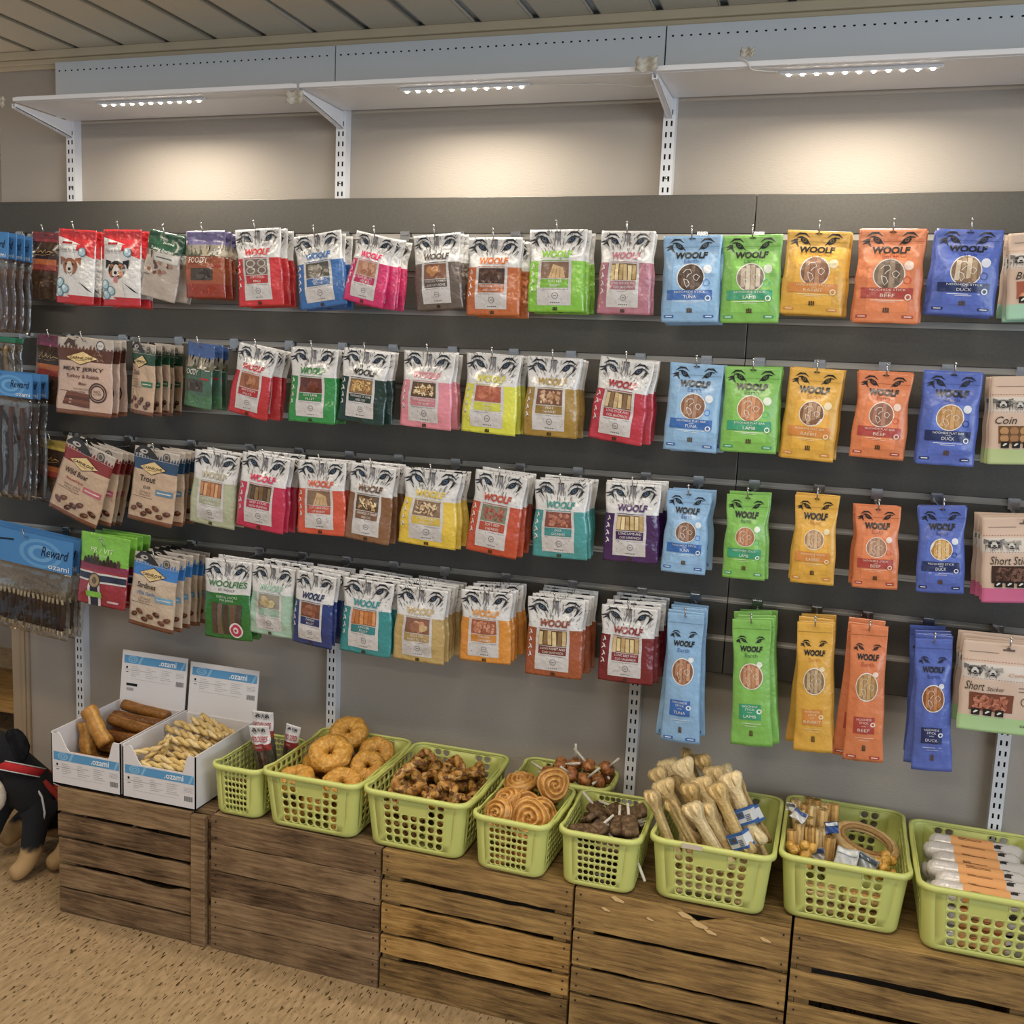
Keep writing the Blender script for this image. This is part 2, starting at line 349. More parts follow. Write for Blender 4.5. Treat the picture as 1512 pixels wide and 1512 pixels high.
# slat wall: two panels, each board and each metal groove insert a part
SEAM = 2.027
for (xa, xb, lab) in ((-.285, SEAM - .001, 'grey slatted display panel carrying the wolf-eye pouches, up to the seam'), (SEAM + .001, 3.62, 'grey slatted display panel from the seam on, behind the orange and blue packs')):
    t = thing('slat_panel', (xa, -.032, .83), lab, 'display panel', 'grey slatted display panels')
    q = MB(); q.box(xa, xb, -.036, -.031, .832, Z1 + .095); part(q, 'dark_backing', 'slot_dark', t)
    def boardm(h):
        q = MB(); q.box(xa, xb, -.052, -.036, 0, h); return q
    for k in range(12):
        zt, zb = (Z1 + .097, Z1 + .004) if k == 0 else (Z1 - .1 * (k - 1) - .010, Z1 - .1 * k + .004)
        q = MB(); q.box(xa, xb, -.052, -.036, zb, zt); bevel(part(q, 'slat_board', 'slat_grey', t), .0015)
    for k in range(11):
        z = Z1 - .1 * k; q = MB(); q.box(xa, xb, -.047, -.036, z - .010, z + .004); q.box(xa, xb, -.0525, -.047, z - .011, z - .006); part(q, 'groove_insert', 'alu', t)
# ------------------------------------------------------------------ hanging pouches
_txt = {}
def text2d(s, bold=.0, shear=0.0, res=2):
    k = (s, bold, shear, res)
    if k in _txt: return _txt[k]
    cu = bpy.data.curves.new('txt', 'FONT'); cu.body = s; cu.resolution_u = res; cu.offset = bold; cu.shear = shear; cu.fill_mode = 'FRONT'
    ob = bpy.data.objects.new('txt', cu); COL.objects.link(ob)
    dg = bpy.context.evaluated_depsgraph_get(); ev = ob.evaluated_get(dg); me = ev.to_mesh()
    b3 = bmesh.new(); b3.from_mesh(me); ev.to_mesh_clear()
    if True:
        for _ in range(2 if res > 2 or len(s) < 8 else 1):
            bmesh.ops.triangulate(b3, faces=b3.faces); ed = [e for e in b3.edges if e.calc_length() > (.16 if res > 2 else .3)]
            if ed: bmesh.ops.subdivide_edges(b3, edges=ed, cuts=1)
        bmesh.ops.triangulate(b3, faces=b3.faces)
    b3.verts.index_update(); vs = [(p.co.x, p.co.y) for p in b3.verts]; fs = [tuple(v.index for v in p.verts) for p in b3.faces]; b3.free()
    bpy.data.objects.remove(ob); bpy.data.curves.remove(cu)
    x0 = min(p[0] for p in vs); x1 = max(p[0] for p in vs); y0 = min(p[1] for p in vs); y1 = max(p[1] for p in vs)
    cx, cy = (x0 + x1) / 2, (y0 + y1) / 2
    vs = [((x - cx) / (x1 - x0), (y - cy) / (y1 - y0)) for x, y in vs]
    _txt[k] = (vs, fs, (x1 - x0) / (y1 - y0)); return _txt[k]
def sst(a, b, x):
    t = max(0, min(1, (x - a) / (b - a))); return t * t * (3 - 2 * t)
def shade(h, k):
    r = lin(h); 
    return '#%02x%02x%02x' % tuple(max(0, min(255, int(int(h[1 + 2 * i:3 + 2 * i], 16) * k))) for i in range(3))
class Pouch:
    def __init__(s, W, H, T=.012, seed=1, waist=.05, topflat=.80, wr=.0016, tube=0, flare=.0):
        s.W = W / 2; s.H = H; s.T = T; s.wa = waist; s.tf = topflat; s.tube = tube; s.fl = flare
        r = random.Random(seed); s.r = r
        s.ws = [(r.uniform(-7, 7), r.uniform(-6, 6), r.uniform(0, 6.3), wr * r.uniform(.4, 1)) for _ in range(5)]
        s.cr = []
        for _ in range(7):
            an = r.choice((r.uniform(-.5, .5), r.uniform(1.1, 2.0))); s.cr.append((cos(an), sin(an), r.uniform(-.9, .9), r.uniform(.12, .8), r.uniform(.12, .20), r.uniform(-1, 1) * wr * 2.2, r.uniform(.25, .7)))
        s.ph = r.uniform(0, 6.3); s.body = MB(); s.prt = MB(); s.win = MB(); s.txt = MB()
    def S(s, u, v, off=0, back=False):
        w = s.W * (1 - s.wa * exp(-((v - .66) / .16) ** 2) + s.fl * (1 - sst(0, .3, v)) + .012 * sin(v * 17 + s.ph) * (1 - abs(v - .5)))
        p = (1 - sst(s.tf - .22, s.tf + .02, v)) * (.34 + .66 * sst(0, .26, v))
        cs = max(0., 1 - abs(u) ** (1.9 if s.tube else 2.6)); cs = cs ** .75
        t = s.T * p * cs + .0012
        n = sum(a * sin(ku * u * 1.3 + kv * v * 2.2 + ph) for ku, kv, ph, a in s.ws) * (.25 + .75 * p) * (1 - .5 * u * u)
        for ca, sa, pu, pv, wd, am, ln in s.cr:
            du, dv = u - pu, (v - pv) * 2 * s.H / (2 * s.W); al, ac = du * ca + dv * sa, -du * sa + dv * ca
            n += am * exp(-(ac / wd) ** 2) * exp(-(al / ln) ** 2) * (.35 + .65 * p)
        if s.tf < .99: n += .0022 * exp(-((v - s.tf) / .02) ** 2) * sin(u * 6 + s.ph) * .4
        # the sheet's mid-line sways a little; both faces follow it
        y = .0035 * sin(v * 5 + s.ph) * (1 - v) + n * .8
        return Vector((u * w, y + (t + off if back else -t - off), (v - 1) * s.H))
    def make_body(s, colf, nu=22, nv=34):
        for back in (False, True):
            W = nu + 1; vs = [s.S(2 * i / nu - 1, j / nv, 0, back) for j in range(nv + 1) for i in range(nu + 1)]
            for j in range(nv):
                fs = [(j * W + i, j * W + i + 1, (j + 1) * W + i + 1, (j + 1) * W + i) for i in range(nu)]
                if back: fs = [f[::-1] for f in fs]
                b = len(s.body.v)
                s.body.add(vs if j == 0 else [], fs if j == 0 else [tuple(i - (b - base) for i in f) for f in fs], colf((j + .5) / nv))
                if j == 0: base = b
        n = len(s.body.v) // 2; W = nu + 1
        rim = [(i, i + 1) for i in range(nu)] + [(j * W + nu, (j + 1) * W + nu) for j in range(nv)] + [(nv * W + i + 1, nv * W + i) for i in range(nu)] + [((j + 1) * W, j * W) for j in range(nv)]
        b = 0; s.body.f += [(a, n + a, n + c, c) for a, c in rim]; s.body.c += [colf(max(0, min(1, (a // W) / nv))) for a, c in rim]
    def rect(s, u0, v0, u1, v1, col, l=1, mb=None, sk=0):
        mb = mb or s.prt; nx = max(1, int(abs(u1 - u0) * s.W / .0045)); ny = max(1, int(abs(v1 - v0) * s.H / .0045))
        mb.grid(lambda a, b: s.S(u0 + (u1 - u0) * a + sk * b, v0 + (v1 - v0) * b, .0006 * l), nx, ny, col)
    def quad(s, pts, col, l=2, mb=None, n=2):
        mb = mb or s.prt; p = pts
        f = lambda a, b, k: (p[0][k] * (1 - a) + p[1][k] * a) * (1 - b) + (p[3][k] * (1 - a) + p[2][k] * a) * b
        mb.grid(lambda a, b: s.S(f(a, b, 0), f(a, b, 1), .0006 * l), n, n, col)
    def ell(s, cu, cv, ru, rv=None, col='#ffffff', l=2, mb=None, n=14, ring=None, rot=0):
        mb = mb or s.prt; rv = ru * s.W / s.H if rv is None else rv
        def P(a, k):
            x, y = k * cos(a) * ru * s.W, k * sin(a) * rv * s.H; x, y = x * cos(rot) - y * sin(rot), x * sin(rot) + y * cos(rot)
            return s.S(cu + x / s.W, cv + y / s.H, .0006 * l)
        if ring is None:
            ks = (.5, 1); vs = [s.S(cu, cv, .0006 * l)] + [P(2 * pi * i / n, k) for k in ks for i in range(n)]
            fs = [(0, 1 + i, 1 + (i + 1) % n) for i in range(n)] + [(1 + i, 1 + n + i, 1 + n + (i + 1) % n, 1 + (i + 1) % n) for i in range(n)]
        else:
            vs = [P(2 * pi * i / n, k) for k in (ring, 1) for i in range(n)]; fs = [(i, n + i, n + (i + 1) % n, (i + 1) % n) for i in range(n)]
        mb.add(vs, fs, col)
    def stroke(s, pts, w, col, l=2, mb=None):       # tapered ribbon, w in u units (list or number)
        mb = mb or s.prt; N = len(pts); ws = w if isinstance(w, (list, tuple)) else [w] * N; vs = []
        k = s.W / s.H
        for i in range(N):
            a, c = pts[max(i - 1, 0)], pts[min(i + 1, N - 1)]; du, dv = (c[0] - a[0]), (c[1] - a[1]) / k; L = sqrt(du * du + dv * dv) or 1
            nu_, nv_ = -dv / L, du / L
            for sg in (-1, 1): vs.append(s.S(pts[i][0] + sg * nu_ * ws[i] / 2, pts[i][1] + sg * nv_ * ws[i] / 2 * k, .0006 * l))
        mb.add(vs, [(2 * i, 2 * i + 2, 2 * i + 3, 2 * i + 1) for i in range(N - 1)], col)
    def text(s, t, cu, cv, hv, wu, col, l=4, bold=.0, shear=0., rot=0, res=2):
        vs, fs, asp = text2d(t, bold, shear, res)
        if wu is None: wu = hv * s.H * asp / s.W
        def P(x, y):
            x, y = x * wu * s.W, y * hv * s.H
            if rot: x, y = x * cos(rot) - y * sin(rot), x * sin(rot) + y * cos(rot)
            return s.S(cu + x / s.W, cv + y / s.H, .0006 * l)
        s.txt.add([P(x, y) for x, y in vs], fs, col)
    # ---- printed motifs
    def eyes(s, cv, sc=1.0, dark='#1d1f26', iris='#3d5877', fur=True, cu=0):
        k = 1.0; r = s.r; U = lambda u: cu + u * sc; kv = sc * (2 * s.W / s.H) / .69
        V = lambda v: cv + v * kv
        if fur:
            for i in range(64):
                a = r.uniform(-.92, .92); b = r.uniform(-.10, .13); L = r.uniform(.03, .07); c = r.choice(['#9b9a99', '#7c7b7c', '#b0aeac', '#5a595c', '#a5a3a1'])
                s.stroke([(U(a), V(b)), (U(a * .93 + r.uniform(-.02, .02)), V(b - L * .5)), (U(a * .88), V(b - L))], [.02, .035, .004], c, 2)
            for a in (-.10, .07, .0): s.stroke([(U(a), V(.10)), (U(a * .8), V(.02)), (U(a * 1.4), V(-.06))], [.03, .07, .02], '#77757a', 2)
        for sg in (-1, 1):
            x = lambda t: U(sg * t)
            # brow, lash lines, almond eye sloping to the nose
            s.stroke([(x(.84), V(.045)), (x(.66), V(.088)), (x(.46), V(.088)), (x(.30), V(.045))], [.01, .07, .06, .01], dark, 3)
            if fur: s.stroke([(x(.86), V(.0)), (x(.70), V(.035)), (x(.58), V(.03))], [.02, .06, .02], '#5a595c', 3)
            s.stroke([(x(.74), V(.040)), (x(.58), V(.046)), (x(.40), V(.010)), (x(.24), V(-.055))], [.02, .06, .07, .01], dark, 3)
            s.ell(x(.47), V(.004), .17 * sc, .034 * kv, dark, 3, None, 12, None, sg * .62)
            s.ell(x(.48), V(.008), .08 * sc, .022 * kv, iris, 4, None, 10, None, sg * .5)
            s.ell(x(.48), V(.010), .036 * sc, .011 * kv, '#0c0d10', 5, None, 8)
            if fur or sg < 0: s.stroke([(x(.78), V(.01)), (x(.74), V(-.03)), (x(.66), V(-.075))], [.09, .07, .01], dark, 3)
            if sg < 0: s.stroke([(x(1.0 if fur else .95), V(-.01)), (x(.82), V(.005)), (x(.70), V(.02))], [.02, .07, .03], dark, 3); s.stroke([(x(.95), V(-.045)), (x(.80), V(-.02)), (x(.76), V(.0))], [.02, .06, .02], dark, 3)
    def emblem(s, cu, cv, col='#3c2f1c', k=1.):
        for i, h in ((-1, .7), (0, 1), (1, .7)): s.rect(cu + (i * .055 - .02) * k, cv - .016 * k, cu + (i * .055 + .02) * k, cv + (.012 + .012 * h) * k, col, 3)
        s.rect(cu - .08 * k, cv - .02 * k, cu + .08 * k, cv - .012 * k, col, 3)
    def window(s, u0, v0, u1, v1, kind, cols, l=2):
        r = s.r; s.rect(u0, v0, u1, v1, cols[0], l, s.win); dU, dV = u1 - u0, v1 - v0; k = s.W / s.H
        if kind == 'sticks':
            n = 6
            for i in range(n):
                a = u0 + dU * (i + .06) / n; w = dU / n * .82; sk = r.uniform(-.03, .03) if 0 < i < n - 1 else 0
                s.rect(a, v0 + dV * r.uniform(.0, .08), a + w, v1 - dV * r.uniform(0, .12), cols[1 + i % (len(cols) - 1)], l + 1, s.win, sk)
        elif kind in ('chips', 'cubes'):
            n = 60 if kind == 'chips' else 44
            for i in range(n):
                a = u0 + dU * r.uniform(.12, .88); c = v0 + dV * r.uniform(.16, .84); L = dU * r.uniform(.07, .115); w = L * (.42 if kind == 'chips' else .75); an = r.uniform(0, pi)
                pts = []
                for x, y in ((-1, -1), (1, -1), (1, 1), (-1, 1)):
                    X, Y = x * L * .5 * 1.3, y * w * .5 * 1.3; X, Y = X * cos(an) - Y * sin(an), X * sin(an) + Y * cos(an)
                    pts.append((min(u1, max(u0, a + X)), min(v1, max(v0, c + Y * k))))
                s.quad(pts, cols[1 + i % (len(cols) - 1)], l + 1 + (i % 4) * .4, s.win, 1)
        elif kind == 'coins':
            for i in range(8):
                a = u0 + dU * (.14 + .24 * (i % 4)); c = v0 + dV * (.3 + .42 * (i // 4)); s.ell(a, c, dU * .125, None, cols[1 + i % (len(cols) - 1)], l + 1 + .3 * (i % 3), s.win); s.ell(a, c, dU * .125, None, shade(cols[1], .6), l + 2, s.win, 14, .86)
        elif kind == 'rings':
            for i in range(4):
                a = u0 + dU * (.25 + .5 * (i % 2)); c = v0 + dV * (.27 + .46 * (i // 2)); s.ell(a, c, dU * .2, dV * .24, cols[1], l + 1, s.win, 16, .72)
        elif kind == 'blob':
            for i in range(9):
                a = u0 + dU * r.uniform(.2, .8); c = v0 + dV * r.uniform(.28, .7); s.ell(a, c, dU * r.uniform(.12, .2), dV * r.uniform(.15, .25), cols[1 + i % (len(cols) - 1)], l + 1 + .3 * i, s.win, 10, None, r.uniform(0, 3))
        elif kind == 'heart':
            a, c = u0 + dU * .4, v0 + dV * .5
            for g in (-1, 1): s.ell(a + g * dU * .12, c + dV * .1, dU * .17, dV * .26, cols[1], l + 1 + .2 * g, s.win, 12, None, g * .5)
            s.ell(a, c - dV * .12, dU * .13, dV * .24, cols[1], l + 1.6, s.win)
        elif kind == 'bars':
            s.quad([(u0 + dU * .28, v0 + dV * .02), (u1 - dU * .12, v0 + dV * .02), (u1 - dU * .2, v1 - dV * .34), (u0 + dU * .42, v1 - dV * .12)], cols[1], l + 1, s.win)
            for i in range(3): s.quad([(u0 + dU * (.36 + .16 * i), v0 + dV * .06), (u0 + dU * (.38 + .16 * i), v0 + dV * .06), (u0 + dU * (.46 + .12 * i), v1 - dV * .4), (u0 + dU * (.44 + .12 * i), v1 - dV * .4)], shade(cols[1], .75), l + 1.6, s.win, 1)
    def finish(s, name, mat, printname='printed_label'):
        me = s.body.mesh(name, True); me.materials.append(MATS[mat]); kids = []
        for mb, nm, mt in ((s.prt, printname, mat), (s.win, 'product_window', mat), (s.txt, 'lettering', mat)):
            if mb.v:
                k = mb.mesh(nm, True); k.materials.append(MATS[mt]); kids.append((nm, k))
        return name, me, kids
WHITE = '#d8d8da'; PANEL = '#cfccce'
def d_wolf(W, H, seed, col, wtxt, kind, wcols, lines, mark=True, waist=.05, bandc=None):
    p = Pouch(W, H, .0125, seed, waist, .84); B = .615
    p.make_body(lambda v: WHITE if v > B else col)
    p.eyes(.872); p.ell(0, .968, .12, .009, '#4a4848', 4)
    for i in range(10): p.ell(p.r.uniform(-.9, .9), p.r.uniform(.58, .76), .022, None, '#9a999a', 2, None, 5)
    p.text('WOOLF', .02, .698, .090, 1.12, wtxt, 5, .05, .12, 0, 3)
    p.rect(-.64, .08, .55, .62, PANEL, 1.2); p.rect(-.55, .618, .46, .625, wtxt, 3)
    p.window(-.53, .405, .45, .604, kind, wcols)
    p.rect(-.53, .292, .45, .396, bandc or shade(col, .92), 2.2)
    tc = '#e4dfdc'
    for i, t in enumerate(lines): p.text(t, -.02, .371 - .05 * i, .030, min(.88, .062 * len(t)), tc, 4)
    p.stroke([(-.5, .272), (.0, .272), (.46, .272)], .012, '#8e8a8c', 2.4)
    p.ell(0, .195, .11, None, '#7d7a7c', 2.4, None, 16, .82); p.rect(-.05, .190, .05, .199, '#7d7a7c', 2.4)
    for i in range(5): p.rect(-.16 + .07 * i, .108, -.12 + .07 * i, .118, '#4c4a4c', 2.4)
    for i in range(7): p.ell(p.r.uniform(-.55, .5), p.r.uniform(.13, .31), .022, None, '#aaa6a8', 2.3, None, 5)
    p.emblem(0, .038)
    if mark:
        for i in range(4):
            v = .24 + .095 * i; a = p.r.uniform(-.03, .03)
            p.stroke([(-.90 + a, v), (-.84, v + .03), (-.80, v + .01), (-.84, v + .052), (-.88 + a, v + .066)], [.03, .05, .06, .05, .02], '#dedada', 2.4)
    return p.finish('treat_pouch', 'pouch_gloss')
EARTH = {'b': ('#86b4df', '#2767b8', '#2f62ad', '#dfe7ee'), 'g': ('#7cc04a', '#1f9e74', '#3a7d35', '#e6efdc'), 'y': ('#e3ab26', '#dc8a2d', '#d18c1f', '#f0dcae'),
         'o': ('#e28048', '#b43d35', '#b84a2c', '#f1d5c4'), 'n': ('#5069c2', '#1d2c63', '#2b3f96', '#dbe0ee')}
def earth_win(p, cv, ru, rv, cols, w2='#efe9e2'):
    p.ell(0, cv, ru * 1.08, rv * 1.08, w2, 1.6, p.win, 24); p.ell(0, cv, ru, rv, cols[0], 2.2, p.win, 24)
    n = 4
    for i in range(n):
        a = -.75 + 1.5 * (i + .5) / n; h = sqrt(max(0, 1 - (abs(a) + .13) ** 2)) * .97
        p.rect(ru * (a - .16), cv - rv * h, ru * (a + .16), cv + rv * h, cols[1 + i % 2], 2.8, p.win)
    c = '#eae3da'
    for pts in ([(-.6, .35), (-.35, .6), (-.05, .62), (.1, .35), (-.15, .2), (-.3, .0)], [(-.5, -.1), (-.2, -.2), (-.05, -.5), (-.25, -.75), (-.42, -.45), (-.5, -.1)], [(.2, .1), (.45, .25), (.7, .05), (.5, -.25), (.3, -.15), (.2, .1)]):
        p.stroke([(ru * a, cv + rv * b) for a, b in pts], .022, c, 4, p.win)
def d_earth(W, H, seed, k, what, word, wcols, form='wide'):
    col, band, sub, lt = EARTH[k]; lng = form == 'long'
    p = Pouch(W, H, .0125, seed, {'wide': .03, 'mid': .09, 'long': .06}[form], .82 if not lng else .87, .0013, lng, .0 if not lng else .10)
    p.make_body(lambda v: col); k_ = '#17181c'
    p.rect(-.97, .985, .97, .995, shade(col, 1.08), 1)
    if not lng:
        p.rect(-.96, .865, .96, .872, shade(col, .85), 1); p.rect(-.96, .832, .96, .836, shade(col, 1.15), 1)
        p.eyes(.875, .92, k_, shade(col, .55), False); p.ell(0, .966, .12, .009, shade(col, .3), 4); p.text('WOOLF', 0, .772, .078, 1.14, k_, 5, .05, .12, 0, 3)
        p.text('Earth', 0, .705, .046, .52, sub, 5)
        p.rect(-.62, .12, .62, .65, shade(col, 1.07), .8)
        earth_win(p, .515, .45, .45 * W / H / 2, wcols)
        p.ell(.58, .61, .15, None, lt, 3); p.ell(.55, .455, .12, None, shade(band, 1.25), 2.6, None, 14, .8)
        p.rect(-.80, .262, .76, .372, band, 4)
        p.text('NOOHIDE ' + what, 0, .350, .024, 1.08, lt, 6); p.text('with', 0, .324, .012, .18, lt, 6); p.text(word, 0, .291, .036, .085 * len(word) + .1, lt, 6, 0)
        p.stroke([(-.5, .240), (0, .240), (.5, .240)], .022, lt, 3); p.stroke([(-.25, .222), (0, .222), (.25, .222)], .016, lt, 3)
        p.ell(.62, .275, .10, None, lt, 6, None, 14, .6)
        p.emblem(0, .135, '#5a452a', 1.2)
        for a in (-.72, .66): p.rect(a - .17, .052, a + .17, .084, band, 2); p.rect(a - .11, .062, a + .11, .073, lt, 3)
    else:
        p.rect(-.95, .925, .95, .93, shade(col, .8), 1)
        p.eyes(.835, .85, k_, shade(col, .5), False); p.text('WOOLF', 0, .775, .044, 1.2, k_, 5, .05, .12, 0, 3); p.text('Earth', 0, .725, .030, .7, sub, 4)
        earth_win(p, .56, .58, .098, wcols); p.ell(.45, .655, .16, None, lt, 3)
        p.rect(-.62, .215, .50, .338, band, 2)
        for t, v, h, w_ in (('NOOHIDE', .322, .016, .8), ('STICK', .298, .016, .5), ('with', .275, .009, .25), (word, .243, .022, .2 * len(word) * .8)): p.text(t, -.06, v, h, w_, lt, 4)
        p.ell(.42, .285, .14, None, lt, 3, None, 12, .5)
        p.stroke([(-.5, .185), (0, .185), (.5, .185)], .03, lt, 3); p.stroke([(-.3, .165), (0, .165), (.3, .165)], .02, lt, 3)
        p.emblem(0, .105, '#5a452a', 1.1)
        if k in 'bo':
            for a in (-.6, .55): p.rect(a - .25, .022, a + .25, .045, band, 2); p.rect(a - .16, .03, a + .16, .038, lt, 3)
    return p.finish('stick_pack' if lng else 'treat_pouch', 'pouch_matt')
def d_carni(W, H, seed, band, title, sub, badge, jerky=False, base='#c4a78c'):
    p = Pouch(W, H, .011, seed, .03, .86); p.make_body(lambda v: '#7b4a30' if v < .055 else (base if v < .70 else (band if v < .86 else '#b9afa6')))
    r = p.r
    for i in range(16): p.stroke([(-.95 + 1.9 * i / 15, .86), (-.93 + 1.9 * i / 15, .90 + r.uniform(-.02, .03))], [.11, .005], band, 1.5)
    if jerky:
        p.rect(-.98, .70, .98, .86, '#5d3526', 1); p.stroke([(-.75, .90), (-.6, .965), (-.45, .93), (-.35, .88)], [.05, .14, .2, .05], '#4a3429', 3); p.stroke([(-.42, .93), (-.36, .985)], [.05, .02], '#4a3429', 3)
        p.ell(.55, .92, .15, None, '#d6cec6', 2); p.ell(.55, .92, .15, None, '#3d4a63', 3, None, 14, .8); p.text('NEW', .55, .92, .02, .14, '#3d4a63')
    else:
        p.stroke([(-.95, .92), (-.7, .97), (-.4, .95), (-.1, .9), (.1, .875)], [.08, .3, .36, .22, .03], '#2a2725', 3)
        p.ell(-.55, .945, .18, .03, '#b5b0ac', 4); p.ell(-.52, .948, .07, .012, '#2a2725', 5)
        p.ell(.45, .92, .16, None, '#5a554f', 3); p.ell(.45, .92, .12, None, '#a39b92', 4, None, 14, .7)
    c = (-.05, .745); dm = [(c[0] - .62, c[1]), (c[0], c[1] - .092), (c[0] + .62, c[1]), (c[0], c[1] + .092)]
    p.quad(dm, '#4a3420', 3, None, 6); p.quad([(c[0] + (a - c[0]) * .93, c[1] + (b - c[1]) * .9) for a, b in dm], '#d9bd82', 4, None, 6)
    p.text('CARNILOVE', c[0], c[1], .034, .86, '#2d1f13', 6, .012); p.rect(c[0] - .2, c[1] - .034, c[0] + .2, c[1] - .029, '#6b5032', 6)
    v = .595
    for i, (t, h, w_, cc) in enumerate(title): p.text(t, 0 if jerky else -.2, v, h, w_, cc, 4, .012, .1); v -= h + .03
    for t, w_ in sub: p.text(t, 0 if jerky else -.25, v, .024, w_, '#5a4636', 4, 0, .1); v -= .036
    p.stroke([(-.85, v), (-.3, v + .004), (.1, v)], .014, '#4a3426', 3)
    if jerky:
        p.ell(.55, .31, .30, None, '#4a2d26', 3, None, 20, .86); p.ell(.55, .31, .23, None, '#4a2d26', 3.2, None, 20, .84); p.text('NO', .55, .325, .035, .2, '#4a2d26'); p.text('SUGAR', .55, .29, .02, .25, '#4a2d26')
        for i in range(4): p.quad([(-.72 + .04 * i, .13 + .04 * i), (.25 + .02 * i, .10 + .045 * i), (.27, .145 + .045 * i), (-.7 + .06 * i, .17 + .045 * i)], ['#6b3a28', '#7d4630', '#59301f', '#74402b'][i], 3 + i * .5, p.win)
    else:
        p.rect(.2, .40, .92, .475, badge, 3); p.rect(.27, .43, .85, .445, '#d8cfc6', 4)
        for i in range(7):
            a = -.7 + .24 * i + r.uniform(-.04, .04); q = .17 + .06 * sin(i * 2.1); p.ell(a, q, .16, .035, r.choice(['#5a3324', '#6e412f', '#4a291d']), 3 + i * .3, p.win, 10, None, r.uniform(-.6, .6)); p.ell(a + .05, q + .012, .07, .014, '#8d5b45', 5.4, p.win, 8)
    return p.finish('treat_pouch', 'pouch_gloss')
def dogface(p, cu, cv, k, dark, tan, white, tongue=False, ears=True):
    p.ell(cu, cv, .42 * k, .115 * k, dark, 3); p.ell(cu, cv - .03 * k, .2 * k, .10 * k, white, 4)
    for g in (-1, 1):
        if ears: p.stroke([(cu + g * .3 * k, cv + .09 * k), (cu + g * .5 * k, cv + .1 * k), (cu + g * .55 * k, cv + .02 * k)], [.12 * k, .26 * k, .06 * k], shade(dark, .7) if tan == dark else dark, 3.5)
        p.ell(cu + g * .22 * k, cv + .045 * k, .11 * k, .03 * k, tan, 4.5); p.ell(cu + g * .2 * k, cv + .028 * k, .05 * k, .016 * k, '#120d0a', 5.4)
        p.ell(cu + g * .2 * k, cv - .05 * k, .15 * k, .045 * k, tan, 3.8)
    p.ell(cu, cv - .035 * k, .09 * k, .022 * k, '#141012', 5.6)
    if tongue: p.ell(cu + .03, cv - .115 * k, .11 * k, .045 * k, '#c9707a', 5.6); p.stroke([(cu - .2 * k, cv - .075 * k), (cu, cv - .095 * k), (cu + .2 * k, cv - .07 * k)], .05, '#2a1512', 5.2)
    else: p.stroke([(cu - .14 * k, cv - .075 * k), (cu, cv - .095 * k), (cu + .14 * k, cv - .07 * k)], .03, '#2a1512', 5.2)
def d_dental(W, H, seed, two):
    p = Pouch(W, H, .0125, seed, .02, .93); p.make_body(lambda v: '#c7202b' if v < .115 or v > .80 else '#d9d9db')
    p.quad([(-.98, .80), (.3, .80), (-.2, .84), (-.98, .90)], '#d9d9db', 1.2, None, 5); p.quad([(.1, .72), (.98, .62), (.98, .82), (.1, .82)], '#c7202b', 1.2, None, 5)
    p.quad([(-.98, .09), (-.2, .09), (-.5, .14), (-.98, .12)], '#d9d9db', 1.2, None, 3)
    p.rect(-.75, .795, -.1, .835, '#e6e3e3', 2.5); p.rect(-.70, .80, -.15, .83, '#b01c26', 3)
    p.text('Dental Sticks', -.35, .725, .04, .95, '#5b5b63', 4)
    p.stroke([(-.85, .69), (-.4, .69), (.1, .69)], .015, '#9a9aa0', 3)
    if two:
        dogface(p, -.12, .47, 1.05, '#1f1a1a', '#a8683c', '#e2ddd8', True); p.quad([(-.45, .12), (.3, .12), (.2, .34), (-.3, .34)], '#dcd6d0', 2.6, None, 4)
    else: dogface(p, -.18, .50, 1.0, '#9a5b33', '#a5683e', '#ded8d2')
    for a, c, k in ((-.68, .28, .22), (-.68, .15, .2), (-.38, .20, .2), (.45, .70, .2)): p.ell(a, c, k, None, '#a9c9d8', 5.8, None, 16); p.ell(a, c, k, None, '#3f7d96', 6.4, None, 16, .84); p.ell(a - .04, c + .02, k * .45, None, '#d3e6ee', 6.6)
    p.quad([(.3, .30), (.72, .20), (.95, .17), (.6, .25)], '#22262c', 3)
    return p.finish('treat_bag', 'pouch_gloss')
def d_train(W, H, seed):
    p = Pouch(W, H, .0125, seed, .06, .9, .002); p.make_body(lambda v: '#1f4a36' if v > .70 else '#b9aca2')
    for i in range(6): p.quad([(-1 + .32 * i, .70), (-.85 + .32 * i, .70), (-.9 + .32 * i, .62 - .05 * (i % 2)), (-.98 + .32 * i, .66)], '#1f4a36', 1.5)
    p.text('Training Snacks', -.05, .73, .055, 1.25, '#e2e6e2', 4, 0, .2, -.06); p.text('PROFINE', .25, .84, .03, .6, '#cfd6d0', 4)
    p.rect(-.35, .56, .95, .69, '#cfcdc8', 2.4); p.rect(-.2, .61, .7, .63, '#6a6e66', 3)
    for i in range(14): p.ell(p.r.uniform(-.7, .7), p.r.uniform(.36, .54), .12, .028, p.r.choice(['#6b4434', '#a88270', '#8a5c47', '#c9b5a4']), 2 + .3 * (i % 5), p.win, 9, None, p.r.uniform(0, 3))
    p.rect(-.9, .33, -.5, .345, '#7a6c60', 3)
    return p.finish('treat_bag', 'pouch_gloss')
